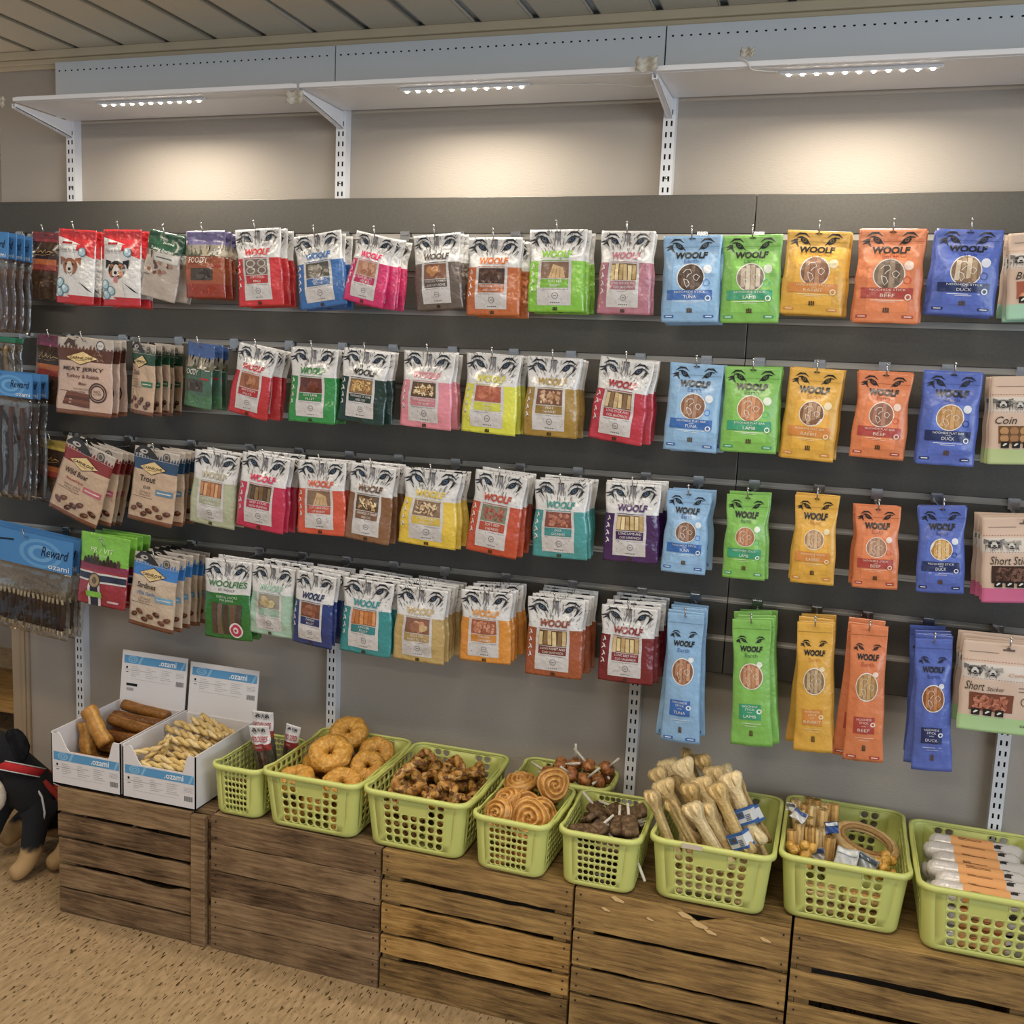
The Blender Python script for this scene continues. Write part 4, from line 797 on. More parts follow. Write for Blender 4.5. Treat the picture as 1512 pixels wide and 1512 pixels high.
# header-card bags with chew sticks seen through clear film
def headerbag(row, tx, ty, bx, by, wpx, hh, n, short, feat, stick, yf=-.215, k=None, lean=0, cross=False, tagc=None):
    A = at(tx, ty, 1, yf); Bt = at(bx, by, 1, yf); W = (at(tx + wpx / 2, ty, 1, yf) - at(tx - wpx / 2, ty, 1, yf)).x / 2; H = (Bt - A).length; hd = H * hh
    r = random.Random(int(tx * 3 + ty)); h = MB(); h.box(-W, W, -.0016, .0016, -hd, 0, '#3f86c9' if not tagc else tagc)
    p = Pouch(2 * W, hd, .0, 3, 0, 2, 0); p.S = lambda u, v, off=0, back=False: Vector((u * W, -.0018 - off, (v - 1) * hd))
    if not tagc:
        for k_, c in ((.48, '#5b9dd6'), (.38, '#3f86c9'), (.28, '#64a5da'), (.17, '#3f86c9')): p.ell(.30, .46, k_, k_ * .9, c, .6 + (.62 - k_), None, 18)
        h2 = MB(); h2.box(-W, W, -.0028, -.0017, -hd - .03, -hd - .0005, '#c9c2b6')
        p.stroke([(-.75, .05), (-.72, .4), (-.68, .75)], [.3, .2, .12], '#1d2530', 2.4); p.stroke([(-.66, .66), (-.45, .7), (-.3, .72)], .03, '#1d2530', 2.4)
        p.text('Reward', .62, .55, .30, .6, '#16233c', 3, 0, .3); p.text('ozami', .72, .14, .16, .46, '#d6e4f0', 3, .01)
    hm = h.mesh('header_card'); hm.materials.append(MATS['print_card'])
    pm = MB(); pm.v = p.prt.v + p.txt.v; nb = len(p.prt.v); pm.f = p.prt.f + [tuple(i + nb for i in f) for f in p.txt.f]; pm.c = p.prt.c + p.txt.c; pm.has = bool(pm.f)
    pmm = None
    if pm.f: pmm = pm.mesh('header_print'); pmm.materials.append(MATS['print_card'])
    fl = Pouch(2 * W, H - hd, .012, 5, .02, .9, .002); fl.make_body(lambda v: '#ffffff', 12, 16); fl.body.v = [(x, y, z - hd) for x, y, z in fl.body.v]
    fm = fl.body.mesh('clear_bag', True); fm.materials.append(MATS['clear_film'])
    sticks = []; ns = stick[0]
    for i in range(ns):
        s = MB(); x = -W * .86 + 2 * W * .86 * (i + .5) / ns; z1, z0 = -hd - (H - hd) * stick[3], -H + .012; rr = min(.0062, W * .86 / ns * .92); ln = lean * r.uniform(.3, 1.2)
        pts = [(x + ln * t + .002 * sin(7 * t + i), .002 * cos(5 * t + i), z1 + (z0 - z1) * t) for t in (0, .12, .14, .3, .5, .7, .86, .88, 1)]
        rs = [rr * .6, rr * .6, rr, rr * 1.05, rr * .92, rr * 1.05, rr, rr * .6, rr * .6] if cross else [rr * .8, rr, rr, rr * 1.06, rr * .94, rr * 1.04, rr, rr, rr * .8]
        if cross:
            s.tube(pts[:3], rs[:2] + [rr * .6], 7, '#d9c9a8'); s.tube(pts[2:7], rs[2:7], 7, r.choice(stick[1])); s.tube(pts[6:], [rr * .6, rr * .6, rr * .6], 7, '#d9c9a8')
        else: s.tube(pts, rs, 7, r.choice(stick[1]))
        m = s.mesh('chew_stick', True); m.materials.append(MATS['food']); sticks.append(m)
    rw = ROWN[row]
    for i in range(n):
        o = thing('header_bag', (A.x, yf + .031 * i, A.z), ('%s with %s, foremost in the %s row' if i == 0 else '%s behind the foremost, %s, %s row') % (short, feat, rw), 'bag', '%s on one %s-row hook' % (plur(short), rw))
        o.rotation_euler = (0, atan2(-(Bt - A).x, -(Bt - A).z) + radians(r.uniform(-.6, .6)), 0)
        hc = link('header_card', hm, o)
        if pmm: link('header_print', pmm, hc)['kind'] = 'stuff'
        link('clear_bag', fm, o)
        for m in sticks: link('chew_stick', m, o)
    zg = Z1 - .1 * (row * 3 if k is None else k); hook(A.x, zg, min(A.z - .009, zg - .004), yf - .004, 'steel hook carrying the %s in the %s row' % (plur(short), rw))
headerbag(0, -31, 340, -33, 487, 86, .26, 4, 'blue-headed clear bag', 'pinkish chew sticks', (4, ['#8a6a62', '#a07d70', '#5f4a48'], 0, .12), lean=0)
headerbag(1, 2, 548, -2, 732, 92, .19, 3, 'blue-headed long clear bag', 'dark meat sticks', (5, ['#4a2f26', '#5c3a2c', '#3b2722'], 0, .10), k=4)
headerbag(1, -8, 496, -9, 556, 60, .12, 2, 'small clear bag', 'tan chews', (3, ['#a58a62', '#8d7450'], 0, .1), tagc='#2f8a6a', yf=-.17)
headerbag(3, 42, 787, 34, 930, 132, .33, 3, 'wide blue-headed clear bag', 'dark sticks with pale ends', (19, ['#3b2520', '#4a3028', '#2f1f1c'], 0, .40), lean=.012, cross=True)
# ------------------------------------------------------------------ wooden crates
X0 = .2538; CY = -.4213; CT = .378
SL = [[(.306, .374), (.233, .294), (.156, .222), (.080, .145), (.002, .074)], [(.3035, .377), (.2265, .3015), (.1505, .2245), (.0775, .1485), (.0, .0755)],
      [(.312, .376), (.243, .297), (.157, .232), (.098, .148), (.0, .082)], [(.278, .377), (.184, .267), (.116, .175), (.0, .106)], [(.302, .377), (.222, .284), (.140, .205), (.066, .124), (.0, .050)], [(.302, .377), (.222, .284), (.140, .205), (.066, .124), (.0, .050)]]
CL = ['dark weathered apple crate with a corner post under the white boxes', 'dark apple crate of five tight boards under the golden ring basket', 'apple crate with wide gaps between boards under the spiral roll basket',
      'apple crate with a splintered top board under the bone basket', 'light apple crate with open gaps under the white roll basket', 'light apple crate at the far end of the row']
for i in range(6):
    xa, xb = X0 + .5 * i + .003, X0 + .5 * (i + 1) - .003; mat = ['wood_dark', 'wood_dark', 'wood_mid', 'wood_mid', 'wood_mid', 'wood_mid'][i]
    t = thing('apple_crate', (xa, CY, 0), CL[i], 'crate', 'wooden apple crates in a row along the wall'); r = random.Random(i + 3)
    for j, (z0, z1) in enumerate(SL[i]):
        xe = xb - .058 if i == 0 else xb; q = MB(); n = 12; e = [r.uniform(-.0022, .0022) for _ in range(n + 1)]; f = [r.uniform(-.0015, .0015) for _ in range(n + 1)]
        tilt = r.uniform(-.003, .003) if i in (0, 2) else 0
        top = [(xa + (xe - xa) * k / n, z1 + (e[k] if j else e[k] * .3) + tilt * (k / n - .5)) for k in range(n + 1)]; bot = [(xa + (xe - xa) * k / n, max(0, z0 + f[k] + tilt * (k / n - .5))) for k in range(n + 1)]
        if i == 0 and j == 3: top[8:11] = [(x, z - d) for (x, z), d in zip(top[8:11], (.006, .012, .008))]
        if i == 3 and j == 0: top[6:9] = [(x, z - d) for (x, z), d in zip(top[6:9], (.004, .026, .012))]
        # board built as a strip of quads so that its ragged edges stay clean
        yf_, yb_ = CY + r.uniform(-.001, .0015), CY + .011
        V = []; 
        for k in range(n + 1):
            (xt, zt), (x_, zb) = top[k], bot[k]; V += [(xt, yf_, zt), (x_, yf_, zb), (xt, yb_, zt), (x_, yb_, zb)]
        Fs = [(0, 1, 3, 2), (4 * n, 4 * n + 2, 4 * n + 3, 4 * n + 1)]
        for k in range(n):
            a, b2 = 4 * k, 4 * k + 4; Fs += [(a + 1, b2 + 1, b2, a), (a + 2, b2 + 2, b2 + 3, a + 3), (a, b2, b2 + 2, a + 2), (a + 1, a + 3, b2 + 3, b2 + 1)]
        q.add(V, Fs); bevel(part(q, 'slat', mat if not (i == 2 and j in (2, 3)) else 'wood_light', t), .0012)
    if i == 0:
        q = MB(); q.box(xb - .056, xb - .012, CY - .006, CY + .012, 0, .372); bevel(part(q, 'corner_post', 'wood_dark', t), .003)
    if i == 3:
        cx, cz = xa + (xb - xa) * 7 / 12, .352
        for (a, c, s_) in ((-.032, .012, 1), (.0, -.004, 1.2), (.028, -.016, .8), (-.19, .018, .9), (.15, -.008, .7), (-.11, -.014, .5), (-.215, -.012, .6)):
            q = MB(); q.prism([(cx + a - .014 * s_, cz + c + .005 * s_), (cx + a - .004 * s_, cz + c + .008 * s_), (cx + a + .020 * s_, cz + c - .001), (cx + a + .022 * s_, cz + c - .006 * s_), (cx + a - .002 * s_, cz + c - .004 * s_)], CY - .0022, CY - .0005); part(q, 'splinter', 'fresh_wood', t)
    # ends, inner posts, top boards
    for x0 in (xa, xb - .012):
        for (z0, z1) in ((.0, .115), (.128, .245), (.258, .362)): q = MB(); q.box(x0, x0 + .012, CY + .012, -.03, z0, z1); bevel(part(q, 'end_board', mat, t), .0015)
    for x0 in (xa + .013, xb - .045):
        for y0 in (CY + .012, -.066): q = MB(); q.box(x0, x0 + .032, y0, y0 + .03, .0, .362); part(q, 'inner_post', mat, t)
    ys = [CY + .004, CY + .075, CY + .170, CY + .265, CY + .345, -.03]
    for k in range(4 if i else 5):
        ya, yb = (CY + .012 + .096 * k, CY + .012 + .096 * k + .09) if i else (CY + .030 + .076 * k, CY + .030 + .076 * k + .062)
        q = MB(); q.box(xa, xb, ya, yb, .364, CT - r.uniform(0, .0008) - (.0 if i else .0004)); bevel(part(q, 'top_board', 'wood_dark' if i < 2 else mat, t), .0012)
    if i:
        q = MB()
        for (z0, z1) in SL[i]:
            for xx in (xa + .012, xb - .016):
                for zz in (z0 + .014, z1 - .014): q.box(xx, xx + .0035, CY - .002, CY, zz, zz + .0035)
        o = part(q, 'nail_heads', 'slot_dark', t); o['kind'] = 'stuff'

# ------------------------------------------------------------------ perforated green baskets
def basket_mesh(TX, TY, BX, BY, H, cols, rows, d, scols, blank):
    bm_ = MB(); rc0 = .028
    def half(t): return (BX + (TX - BX) * t) / 2, (BY + (TY - BY) * t) / 2
    def P(side, a, t):           # a in 0..1 along the flat part of a side
        hx, hy = half(t); rc = rc0
        e = min(1, t / .10); bot = (1 - sqrt(max(0, 1 - (1 - e) ** 2))) * .010   # rounded foot
        hx -= bot; hy -= bot
        if side == 0: p = (-hx + rc + (2 * hx - 2 * rc) * a, -hy)
        elif side == 1: p = (hx, -hy + rc + (2 * hy - 2 * rc) * a) if False else (hx, -hy + rc + (2 * hy - 2 * rc) * a)
        elif side == 2: p = (hx - rc - (2 * hx - 2 * rc) * a, hy)
        else: p = (-hx, hy - rc - (2 * hy - 2 * rc) * a)
        return Vector((p[0], p[1], H * t))
    def C(c, a, t):              # corner arcs
        hx, hy = half(t); e = min(1, t / .10); bot = (1 - sqrt(max(0, 1 - (1 - e) ** 2))) * .010; hx -= bot; hy -= bot
        sx, sy, a0 = ((1, -1, -pi / 2), (1, 1, 0), (-1, 1, pi / 2), (-1, -1, pi))[c]; an = a0 + a * pi / 2
        return Vector((sx * (hx - rc0) + rc0 * cos(an), sy * (hy - rc0) + rc0 * sin(an), H * t))
    tz = [0, .03, .07, .12]
    for side in range(4):
        nc = cols if side % 2 == 0 else scols; L = ((TX + BX) if side % 2 == 0 else (TY + BY)) / 2 - 2 * rc0; m = .10 if side % 2 == 0 else .04
        for j in range(3): bm_.grid(lambda a, b: P(side, a, tz[j] + (tz[j + 1] - tz[j]) * b), nc, 1)
        t0, t1 = .12, .955; dt = (t1 - t0) / rows
        ae = [m + (1 - 2 * m) * k / nc for k in range(nc + 1)]
        for a0, a1 in ((0, m), (1 - m, 1)): bm_.grid(lambda a, b: P(side, a0 + (a1 - a0) * a, t0 + (t1 - t0) * b), 1, rows)
        bm_.grid(lambda a, b: P(side, a, t1 + (1 - t1) * b), nc, 1)
        for i in range(nc):
            for j in range(rows):
                a0, a1, c0, c1 = ae[i], ae[i + 1], t0 + dt * j, t0 + dt * (j + 1)
                if blank(side, i, j, nc): bm_.grid(lambda a, b: P(side, a0 + (a1 - a0) * a, c0 + (c1 - c0) * b), 1, 1); continue
                n = 16; V = []; ru = d / 2 / (L * (a1 - a0)); rv = d / 2 / (H * dt)
                if side % 2: ru = min(.40, ru); 
                ru = min(.43, ru); rv = min(.43, rv)
                for k in range(n):
                    an = 2 * pi * k / n; x, y = cos(an), sin(an); s_ = .5 / max(abs(x), abs(y))
                    V.append(P(side, a0 + (a1 - a0) * (.5 + x * s_), c0 + (c1 - c0) * (.5 + y * s_)))
                    V.append(P(side, a0 + (a1 - a0) * (.5 + x * ru), c0 + (c1 - c0) * (.5 + y * rv)))
                bm_.add(V, [(2 * k, 2 * ((k + 1) % n), 2 * ((k + 1) % n) + 1, 2 * k + 1) for k in range(n)])
    for c in range(4):
        for t0, t1 in ((0, .03), (.03, .07), (.07, .12), (.12, .4), (.4, .7), (.7, .955), (.955, 1)): bm_.grid(lambda a, b: C(c, a, t0 + (t1 - t0) * b), 5, 1)
    def ring(t, off, z):
        out = []; hx, hy = half(t); hx += off; hy += off; rc = rc0 + off
        for c in range(4):
            sx, sy, a0 = ((1, -1, -pi / 2), (1, 1, 0), (-1, 1, pi / 2), (-1, -1, pi))[c]
            for k in range(6): an = a0 + k / 5 * pi / 2; out.append(Vector((sx * (hx - rc) + rc * cos(an), sy * (hy - rc) + rc * sin(an), z)))
            nx = ((0, 1), (-1, 0), (0, -1), (1, 0))[c]; p0 = out[-1]; L = 2 * ((hy if c % 2 == 0 else hx) - rc)
            for k in range(1, 12):
                q = p0 + Vector((nx[0], nx[1], 0)) * L * k / 12
                if c % 2 == 0: q.z -= .010 * (max(0, sin(pi * k / 12)) ** .6) * (1 + .25 * cos(4 * pi * k / 12 + pi))
                out.append(q)
        return out
    r0, r1, r2, r3 = ring(1, -.003, H - .001), ring(1, .0, H + .004), ring(1, .0065, H + .002), ring(1, .0075, H - .008); r4 = ring(1, .0035, H - .009)
    rim = MB(); n = len(r0); vs = r0 + r1 + r2 + r3 + r4
    rim.add(vs, [(j * n + k, j * n + (k + 1) % n, (j + 1) * n + (k + 1) % n, (j + 1) * n + k) for j in range(4) for k in range(n)])
    bot = MB(); pts = []
    for c in range(4):
        for k in range(6): pts.append(C(c, k / 5, 0))
    bot.add(pts, [tuple(range(len(pts)))])
    me = bm_.mesh('wall', False); b2 = bmesh.new(); b2.from_mesh(me); bmesh.ops.remove_doubles(b2, verts=b2.verts, dist=2e-5); bmesh.ops.recalc_face_normals(b2, faces=b2.faces); b2.to_mesh(me); b2.free()
    me.polygons.foreach_set('use_smooth', [True] * len(me.polygons))
    out = []
    for nm, m in (('perforated_wall', me), ('rim', rim.mesh('rim', True)), ('base', bot.mesh('base'))): m.materials.append(MATS['green_plastic']); out.append((nm, m))
    return out
BL = basket_mesh(.272, .350, .245, .320, .152, 7, 6, .0165, 10, lambda s, i, j, n: (s in (0, 2) and 2 <= i <= n - 3 and j >= 4))
BS = basket_mesh(.186, .252, .170, .236, .138, 7, 7, .0118, 9, lambda s, i, j, n: False)
BN = basket_mesh(.146, .252, .134, .236, .138, 6, 7, .0118, 9, lambda s, i, j, n: False)
BB = basket_mesh(.252, .140, .236, .126, .138, 9, 7, .0118, 5, lambda s, i, j, n: False)
def basket(proto, x, y, label, big, rz=0, z=CT + .0015):
    o = thing('storage_basket', (x, y, z), label, 'basket', 'large green perforated baskets' if big else 'small green perforated baskets', (0, 0, radians(rz)))
    for nm, m in proto:
        k = link(nm, m, o)
        if nm != 'rim': solid(k, .0018, 1 if nm == 'base' else -1)
        else: solid(k, .0012, 0)
    return o
basket(BN, .822, -.286, 'small green basket holding shiny packets beside the white box', False)
basket(BL, 1.046, -.250, 'large green basket of golden puffed chew rings', True)
basket(BL, 1.336, -.250, 'large green basket of dark brown knotted rings', True)
basket(BS, 1.591, -.305, 'small green basket of spiral rolls', False, -2)
basket(BB, 1.640, -.090, 'small green basket of red-brown treats on sticks against the wall', False)
basket(BS, 1.803, -.298, 'small green basket of dark flat chews on white sticks', False, 1)
bk7 = basket(BL, 2.063, -.236, 'large green basket of pressed chew bones', True)
basket(BL, 2.353, -.205, 'large green basket of stick bundles and an oval ring', True)
basket(BL, 2.645, -.232, 'large green basket of white wrapped rolls', True)
q = MB(); q.box(1.998, 2.045, -.236 - .1865, -.236 - .1855, CT + .148, CT + .159, '#cdbfae'); tag(q.build('price_sticker', 'print_card'), 'pale paper sticker on the rim of the bone basket', 'sticker')

# ------------------------------------------------------------------ treats
def inst(name, me, loc, rot, label, cat, group, sc=1):
    o = link(name, me, None, loc); o.rotation_mode = 'ZYX'; o.rotation_euler = rot; o.scale = (sc, sc, sc) if not isinstance(sc, tuple) else sc
    return tag(o, label, cat, group)
def mesh_of(mb, name, mat, smooth=True):
    if mat.startswith('food'): mb.sm = 0
    m = mb.mesh(name, smooth); m.materials.append(MATS[mat]); return m
def puff(seed, R=.031, r_=.025, col=('#d9a44e', '#cf9740', '#e0b062')):
    q = MB(); nu, nv = 64, 16; V = []
    for i in range(nu):
        a = 2 * pi * i / nu
        for j in range(nv):
            b = 2 * pi * j / nv; rr = r_ * (1 + .05 * sin(7 * a + 2 * b + seed) + .035 * sin(31 * a + 3 * b + 4 * sin(2 * b)) +  .16 * noise.noise(Vector((cos(a) * 2 + seed, sin(a) * 2, b))))
            V.append(Vector(((R + rr * cos(b)) * cos(a), (R + rr * cos(b)) * sin(a), rr * sin(b) * .95)))
    fs = {}
    F_ = [(i * nv + j, ((i + 1) % nu) * nv + j, ((i + 1) % nu) * nv + (j + 1) % nv, i * nv + (j + 1) % nv) for i in range(nu) for j in range(nv)]
    q.add(V, [], None); r = random.Random(seed)
    for k, f in enumerate(F_): q.f.append(f); q.c.append(col[int((noise.noise(V[f[0]] * 230) + 1) * 1.5) % 3])
    q.has = True; return q
G1 = [mesh_of(puff(s), 'chew_ring', 'food_rough') for s in (1, 5, 9)]
lab = 'golden puffed chew ring in a green basket'
def px(x, y, z): return at(x, y, 2, z)
for k, (x, y, z, rx, ry, sc) in enumerate([(432, 1137, .515, 12, -8, .95), (505, 1148, .515, 20, 10, .98), (487, 1115, .535, 28, 4, 1.08), (522, 1086, .545, 35, 8, 1.0), (552, 1108, .525, 18, 20, .9), (480, 1090, .515, 10, -10, .85), (545, 1126, .515, 30, 24, .85), (566, 1090, .525, 12, 16, .85), (446, 1112, .505, 10, -20, .9)]):
    p = px(x, y, z); p.x = max(.972, min(1.12, p.x)); p.y = max(-.362, min(-.13, p.y)); inst('chew_ring', G1[k % 3], p, (radians(rx), radians(ry), k * 1.3), lab if k != 3 else 'golden puffed chew ring on the very top of its pile', 'dog treat', 'golden puffed chew rings', sc)
for k in range(12):
    inst('chew_ring', G1[k % 3], (.977 + .069 * (k % 3), -.360 + .073 * (k // 3), .437 + .02 * (k % 2)), (radians(k * 13 % 30), radians(k * 29 % 25), k), 'golden puffed chew ring buried under the top layer of its basket', 'dog treat', 'buried golden puffed chew rings', .82)
def knot(seed):
    q = MB(); pts = []; n = 34
    for i in range(n):
        a = 2 * pi * i / n; pts.append(Vector((.032 * cos(a) * (1 + .12 * sin(3 * a + seed)), .030 * sin(a), .006 * sin(2 * a + seed))))
    rs = [.0108 * (1 + .16 * sin(i * 2.4 + seed) + .12 * noise.noise(Vector((i * .7, seed, 0)))) for i in range(n)]
    q.tube(pts, rs, 10, '#a06c2c', True, True)
    pts2 = [p + Vector((0, 0, .011 * cos(i * .75))) * 1 + p.normalized() * .008 * sin(i * .75) for i, p in enumerate(pts)]; q.tube(pts2, [r * .7 for r in rs], 8, '#c08c42', True, True)
    for k in range(len(q.c)):
        c = noise.noise(Vector(q.v[q.f[k][0]]) * 90 + Vector((seed, 0, 0)))
        q.c[k] = '#6e4823' if c < -.22 else ('#c49a5a' if c > .22 else q.c[k])
    return q
G2 = [mesh_of(knot(s), 'knotted_ring', 'food_rough') for s in (1, 4, 8)]; r = random.Random(11); lab = 'dark brown knotted chew ring in a green basket'
for lay, (z, nx, ny) in enumerate([(.405, 2, 3), (.445, 2, 3), (.508, 3, 5)]):
    for i in range(nx):
        for j in range(ny):
            X = 1.336 + (i - (nx - 1) / 2) * (.19 / (nx - .2)) + r.uniform(-.008, .008); Y = -.250 + (j - (ny - 1) / 2) * (.265 / (ny - .2)) + r.uniform(-.008, .008)
            inst('knotted_ring', r.choice(G2), (X, Y, z + r.uniform(-.006, .010)), (radians(r.uniform(-50, 60) * (.06 if lay < 2 else .8)), radians(r.uniform(-40, 40) * (.06 if lay < 2 else .8)), r.uniform(0, 6)), lab if lay == 2 else 'dark brown knotted chew ring buried under the top layer of its basket', 'dog treat', 'dark brown knotted rings' if lay == 2 else 'buried knotted rings', r.uniform(.88, .98))
for (x, y, z) in ((586, 1120, .545), (625, 1118, .55), (665, 1130, .55), (648, 1172, .54), (700, 1135, .535), (610, 1150, .54)):
    p = px(x, y, z); p.x = max(1.255, min(1.415, p.x)); p.y = max(-.365, min(-.13, p.y))
    inst('knotted_ring', r.choice(G2), p, (radians(r.uniform(-50, 70)), radians(r.uniform(-40, 40)), r.uniform(0, 6)), lab, 'dog treat', 'dark brown knotted rings', 1.0)
def spiral(seed):
    q = MB(); R = .043; nr, na = 22, 40; V = []
    for i in range(nr + 1):
        for k in range(na):
            rr = R * i / nr; a = 2 * pi * k / na; ph = (rr / R * 3.2 - a / (2 * pi)) * 2 * pi; z = .0105 + .0040 * cos(ph) * min(1, i / 3) - .010 * (i / nr) ** 6
            ru = 1 + .05 * sin(3 * a + seed) ; V.append(Vector((rr * cos(a) * ru, rr * sin(a) * ru, z + .0012 * sin(5 * a + seed))))
    q.add(V, []); n0 = (nr + 1) * na
    def cc(i, k):
        rr = i / nr; ph = (rr * 3.2 - k / na) * 2 * pi; c = cos(ph); return '#a8702f' if c < -.72 else ('#d6a35a' if c > .3 else '#c98e47')
    for i in range(nr):
        for k in range(na): q.f.append((i * na + k, (i + 1) * na + k, (i + 1) * na + (k + 1) % na, i * na + (k + 1) % na)); q.c.append(cc(i, k))
    q.has = True
    low = [Vector((v.x * s_, v.y * s_, z_)) for s_, z_ in ((1.05, -.002), (1.0, -.012), (.0001, -.013)) for v in V[nr * na:]]
    b = len(q.v); q.v += [tuple(p) for p in low]; prev = nr * na
    for L in range(3):
        cur = b + L * na
        for k in range(na): q.f.append((prev + k, cur + k, cur + (k + 1) % na, prev + (k + 1) % na)); q.c.append('#b87e3c' if L else '#cf9850')
        prev = cur
    return q
G3 = [mesh_of(spiral(s), 'spiral_roll', 'food_shiny') for s in (0, 2)]; lab = 'glossy brown spiral roll in a small green basket'
for k, (x, y, z, rx, ry, sc) in enumerate([(760, 1150, .540, 12, -6, 1.0), (812, 1164, .545, 72, 26, .98), (741, 1180, .520, 18, -6, .9), (729, 1203, .512, 45, -15, .92), (788, 1200, .520, 55, 8, 1.12), (786, 1178, .525, 38, 20, 1.0), (760, 1165, .515, 10, 4, 1.0), (806, 1190, .515, 60, 30, .95)]):
    inst('spiral_roll', G3[k % 2], px(x, y, z), (radians(rx), radians(ry), k * .9), lab, 'dog treat', 'glossy spiral rolls', sc)
for k in range(9): inst('spiral_roll', G3[k % 2], (1.556 + .076 * (k % 2), -.385 + .045 * (k // 2), .415 + .022 * (k % 3)), (radians(20 + 17 * k % 40), radians(10 * (k % 3) - 10), k), 'glossy brown spiral roll buried under the top layer of its basket', 'dog treat', 'buried spiral rolls', .92)
def blob(seed, sx, sy, sz, cols, amp=.18, n=14):
    q = MB(); V = []; m = n // 2
    for i in range(m + 1):
        th = pi * i / m
        for k in range(n):
            a = 2 * pi * k / n; d = Vector((sin(th) * cos(a), sin(th) * sin(a), cos(th))); f = 1 + amp * noise.noise(d * 2.2 + Vector((seed * 3.1, 0, 0)))
            V.append(Vector((d.x * sx, d.y * sy, d.z * sz)) * f)
    q.add(V, [])
    for i in range(m):
        for k in range(n): q.f.append((i * n + k, (i + 1) * n + k, (i + 1) * n + (k + 1) % n, i * n + (k + 1) % n)); q.c.append(cols[int(abs(noise.noise(V[i * n + k] * 70 + Vector((seed, 0, 0)))) * 5) % len(cols)])
    q.has = True; return q
def pop(name, bodym, stickm, loc, rot, label, group, sc=1):
    o = inst(name, bodym, loc, rot, label, 'dog treat', group, sc); link('stick', stickm, o, (.0, 0, 0)); return o
st = MB(); st.tube([(0, 0, .006), (0, 0, .062)], .0034, 8, '#ddd6c8'); STK = mesh_of(st, 'stick', 'food')
G5 = [mesh_of(blob(s, .022, .018, .017, ['#a8693a', '#bd814c', '#8f552c', '#d09a62'], .3), 'meat_lolly', 'food_shiny') for s in (1, 2, 3)]; r = random.Random(5)
lab = 'red-brown meat lolly on a white stick in the basket against the wall'
for k, (x, y, z) in enumerate([(815, 1141, .525), (832, 1133, .54), (846, 1142, .53), (862, 1148, .522), (872, 1136, .54), (884, 1146, .525), (898, 1142, .53), (822, 1148, .518), (905, 1146, .52), (850, 1128, .53)]):
    pop('meat_lolly', G5[k % 3], STK, px(x, y, z), (radians((-70, 40, 60, 10, -30, 75, 30, -80, 60, 10)[k]), radians((-60, 65, -15, 35, -50, 5, 45, -70, 50, 0)[k]), k * 1.1), lab, 'red-brown meat lollies')
for k in range(20): pop('meat_lolly', G5[k % 3], STK, (1.545 + .048 * (k % 5), -.115 + .05 * (k // 5 % 2), .405 + .05 * (k // 10)), (radians(60), radians((-25, 20, 0)[k % 3]), .6 * k), 'red-brown meat lolly buried under the others in the basket against the wall', 'buried meat lollies')
def slab(seed):
    q = MB(); n = 10
    q.grid(lambda a, b: Vector(((a - .5) * .070 * (1 - .15 * abs(2 * b - 1)), (b - .5) * .042, .005 * sin(a * 3 + seed) + .004 * noise.noise(Vector((a * 4, b * 4, seed))))), n, 6, '#553527')
    for k in range(len(q.c)): q.c[k] = ('#54402c', '#665038', '#776047')[int(abs(noise.noise(Vector(q.v[q.f[k][0]]) * 50)) * 6) % 3]
    return q
G6 = []
for s in (1, 2, 3): G6.append(slab(s))
lab = 'dark flat chew on a white stick in a small green basket'; S6 = [mesh_of(g, 'flat_chew', 'food') for g in G6]
st = MB(); st.tube([(.026, 0, .0), (.066, 0, .002)], .0036, 8, '#dcd5c8'); STK2 = mesh_of(st, 'stick', 'food')
def flat(k, loc, rot):
    o = inst('flat_chew', S6[k % 3], loc, rot, lab, 'dog treat', 'dark flat chews on sticks'); m = o.modifiers.new('solid', 'SOLIDIFY'); m.thickness = .014; m.offset = 0; subsurf(o, 1); link('stick', STK2, o)
for k, (x, y, z, rx, ry, rz) in enumerate([(857, 1207, .495, 15, -10, 160), (880, 1199, .503, 25, 8, 150), (914, 1195, .508, 10, 0, 165), (936, 1212, .503, 30, -14, 200), (863, 1224, .490, 10, 0, 30), (893, 1222, .492, 14, -8, -60), (928, 1230, .497, 24, -4, 110), (905, 1211, .495, 8, 8, -20), (880, 1231, .488, 12, 2, 60), (912, 1225, .492, 18, -20, 100)]):
    flat(k, px(x, y, z), (radians(rx), radians(ry), radians(rz)))
lab = 'dark flat chew buried under the top layer of its basket'
for k in range(30): flat(k, (1.762 + .082 * (k % 2), -.385 + .044 * (k // 2 % 5), .398 + .03 * (k // 10)), (radians(4 * (k % 3)), radians(5 * (k % 2)), .3 * (k % 5)))
o = STK.copy(); q = MB(); q.tube([(1.893, -.372, .444), (1.915, -.392, .412)], .0036, 8, '#dcd5c8'); tag(q.build('loose_stick', 'food', None, True), 'white stick poking out through the side of the dark chew basket', 'stick')

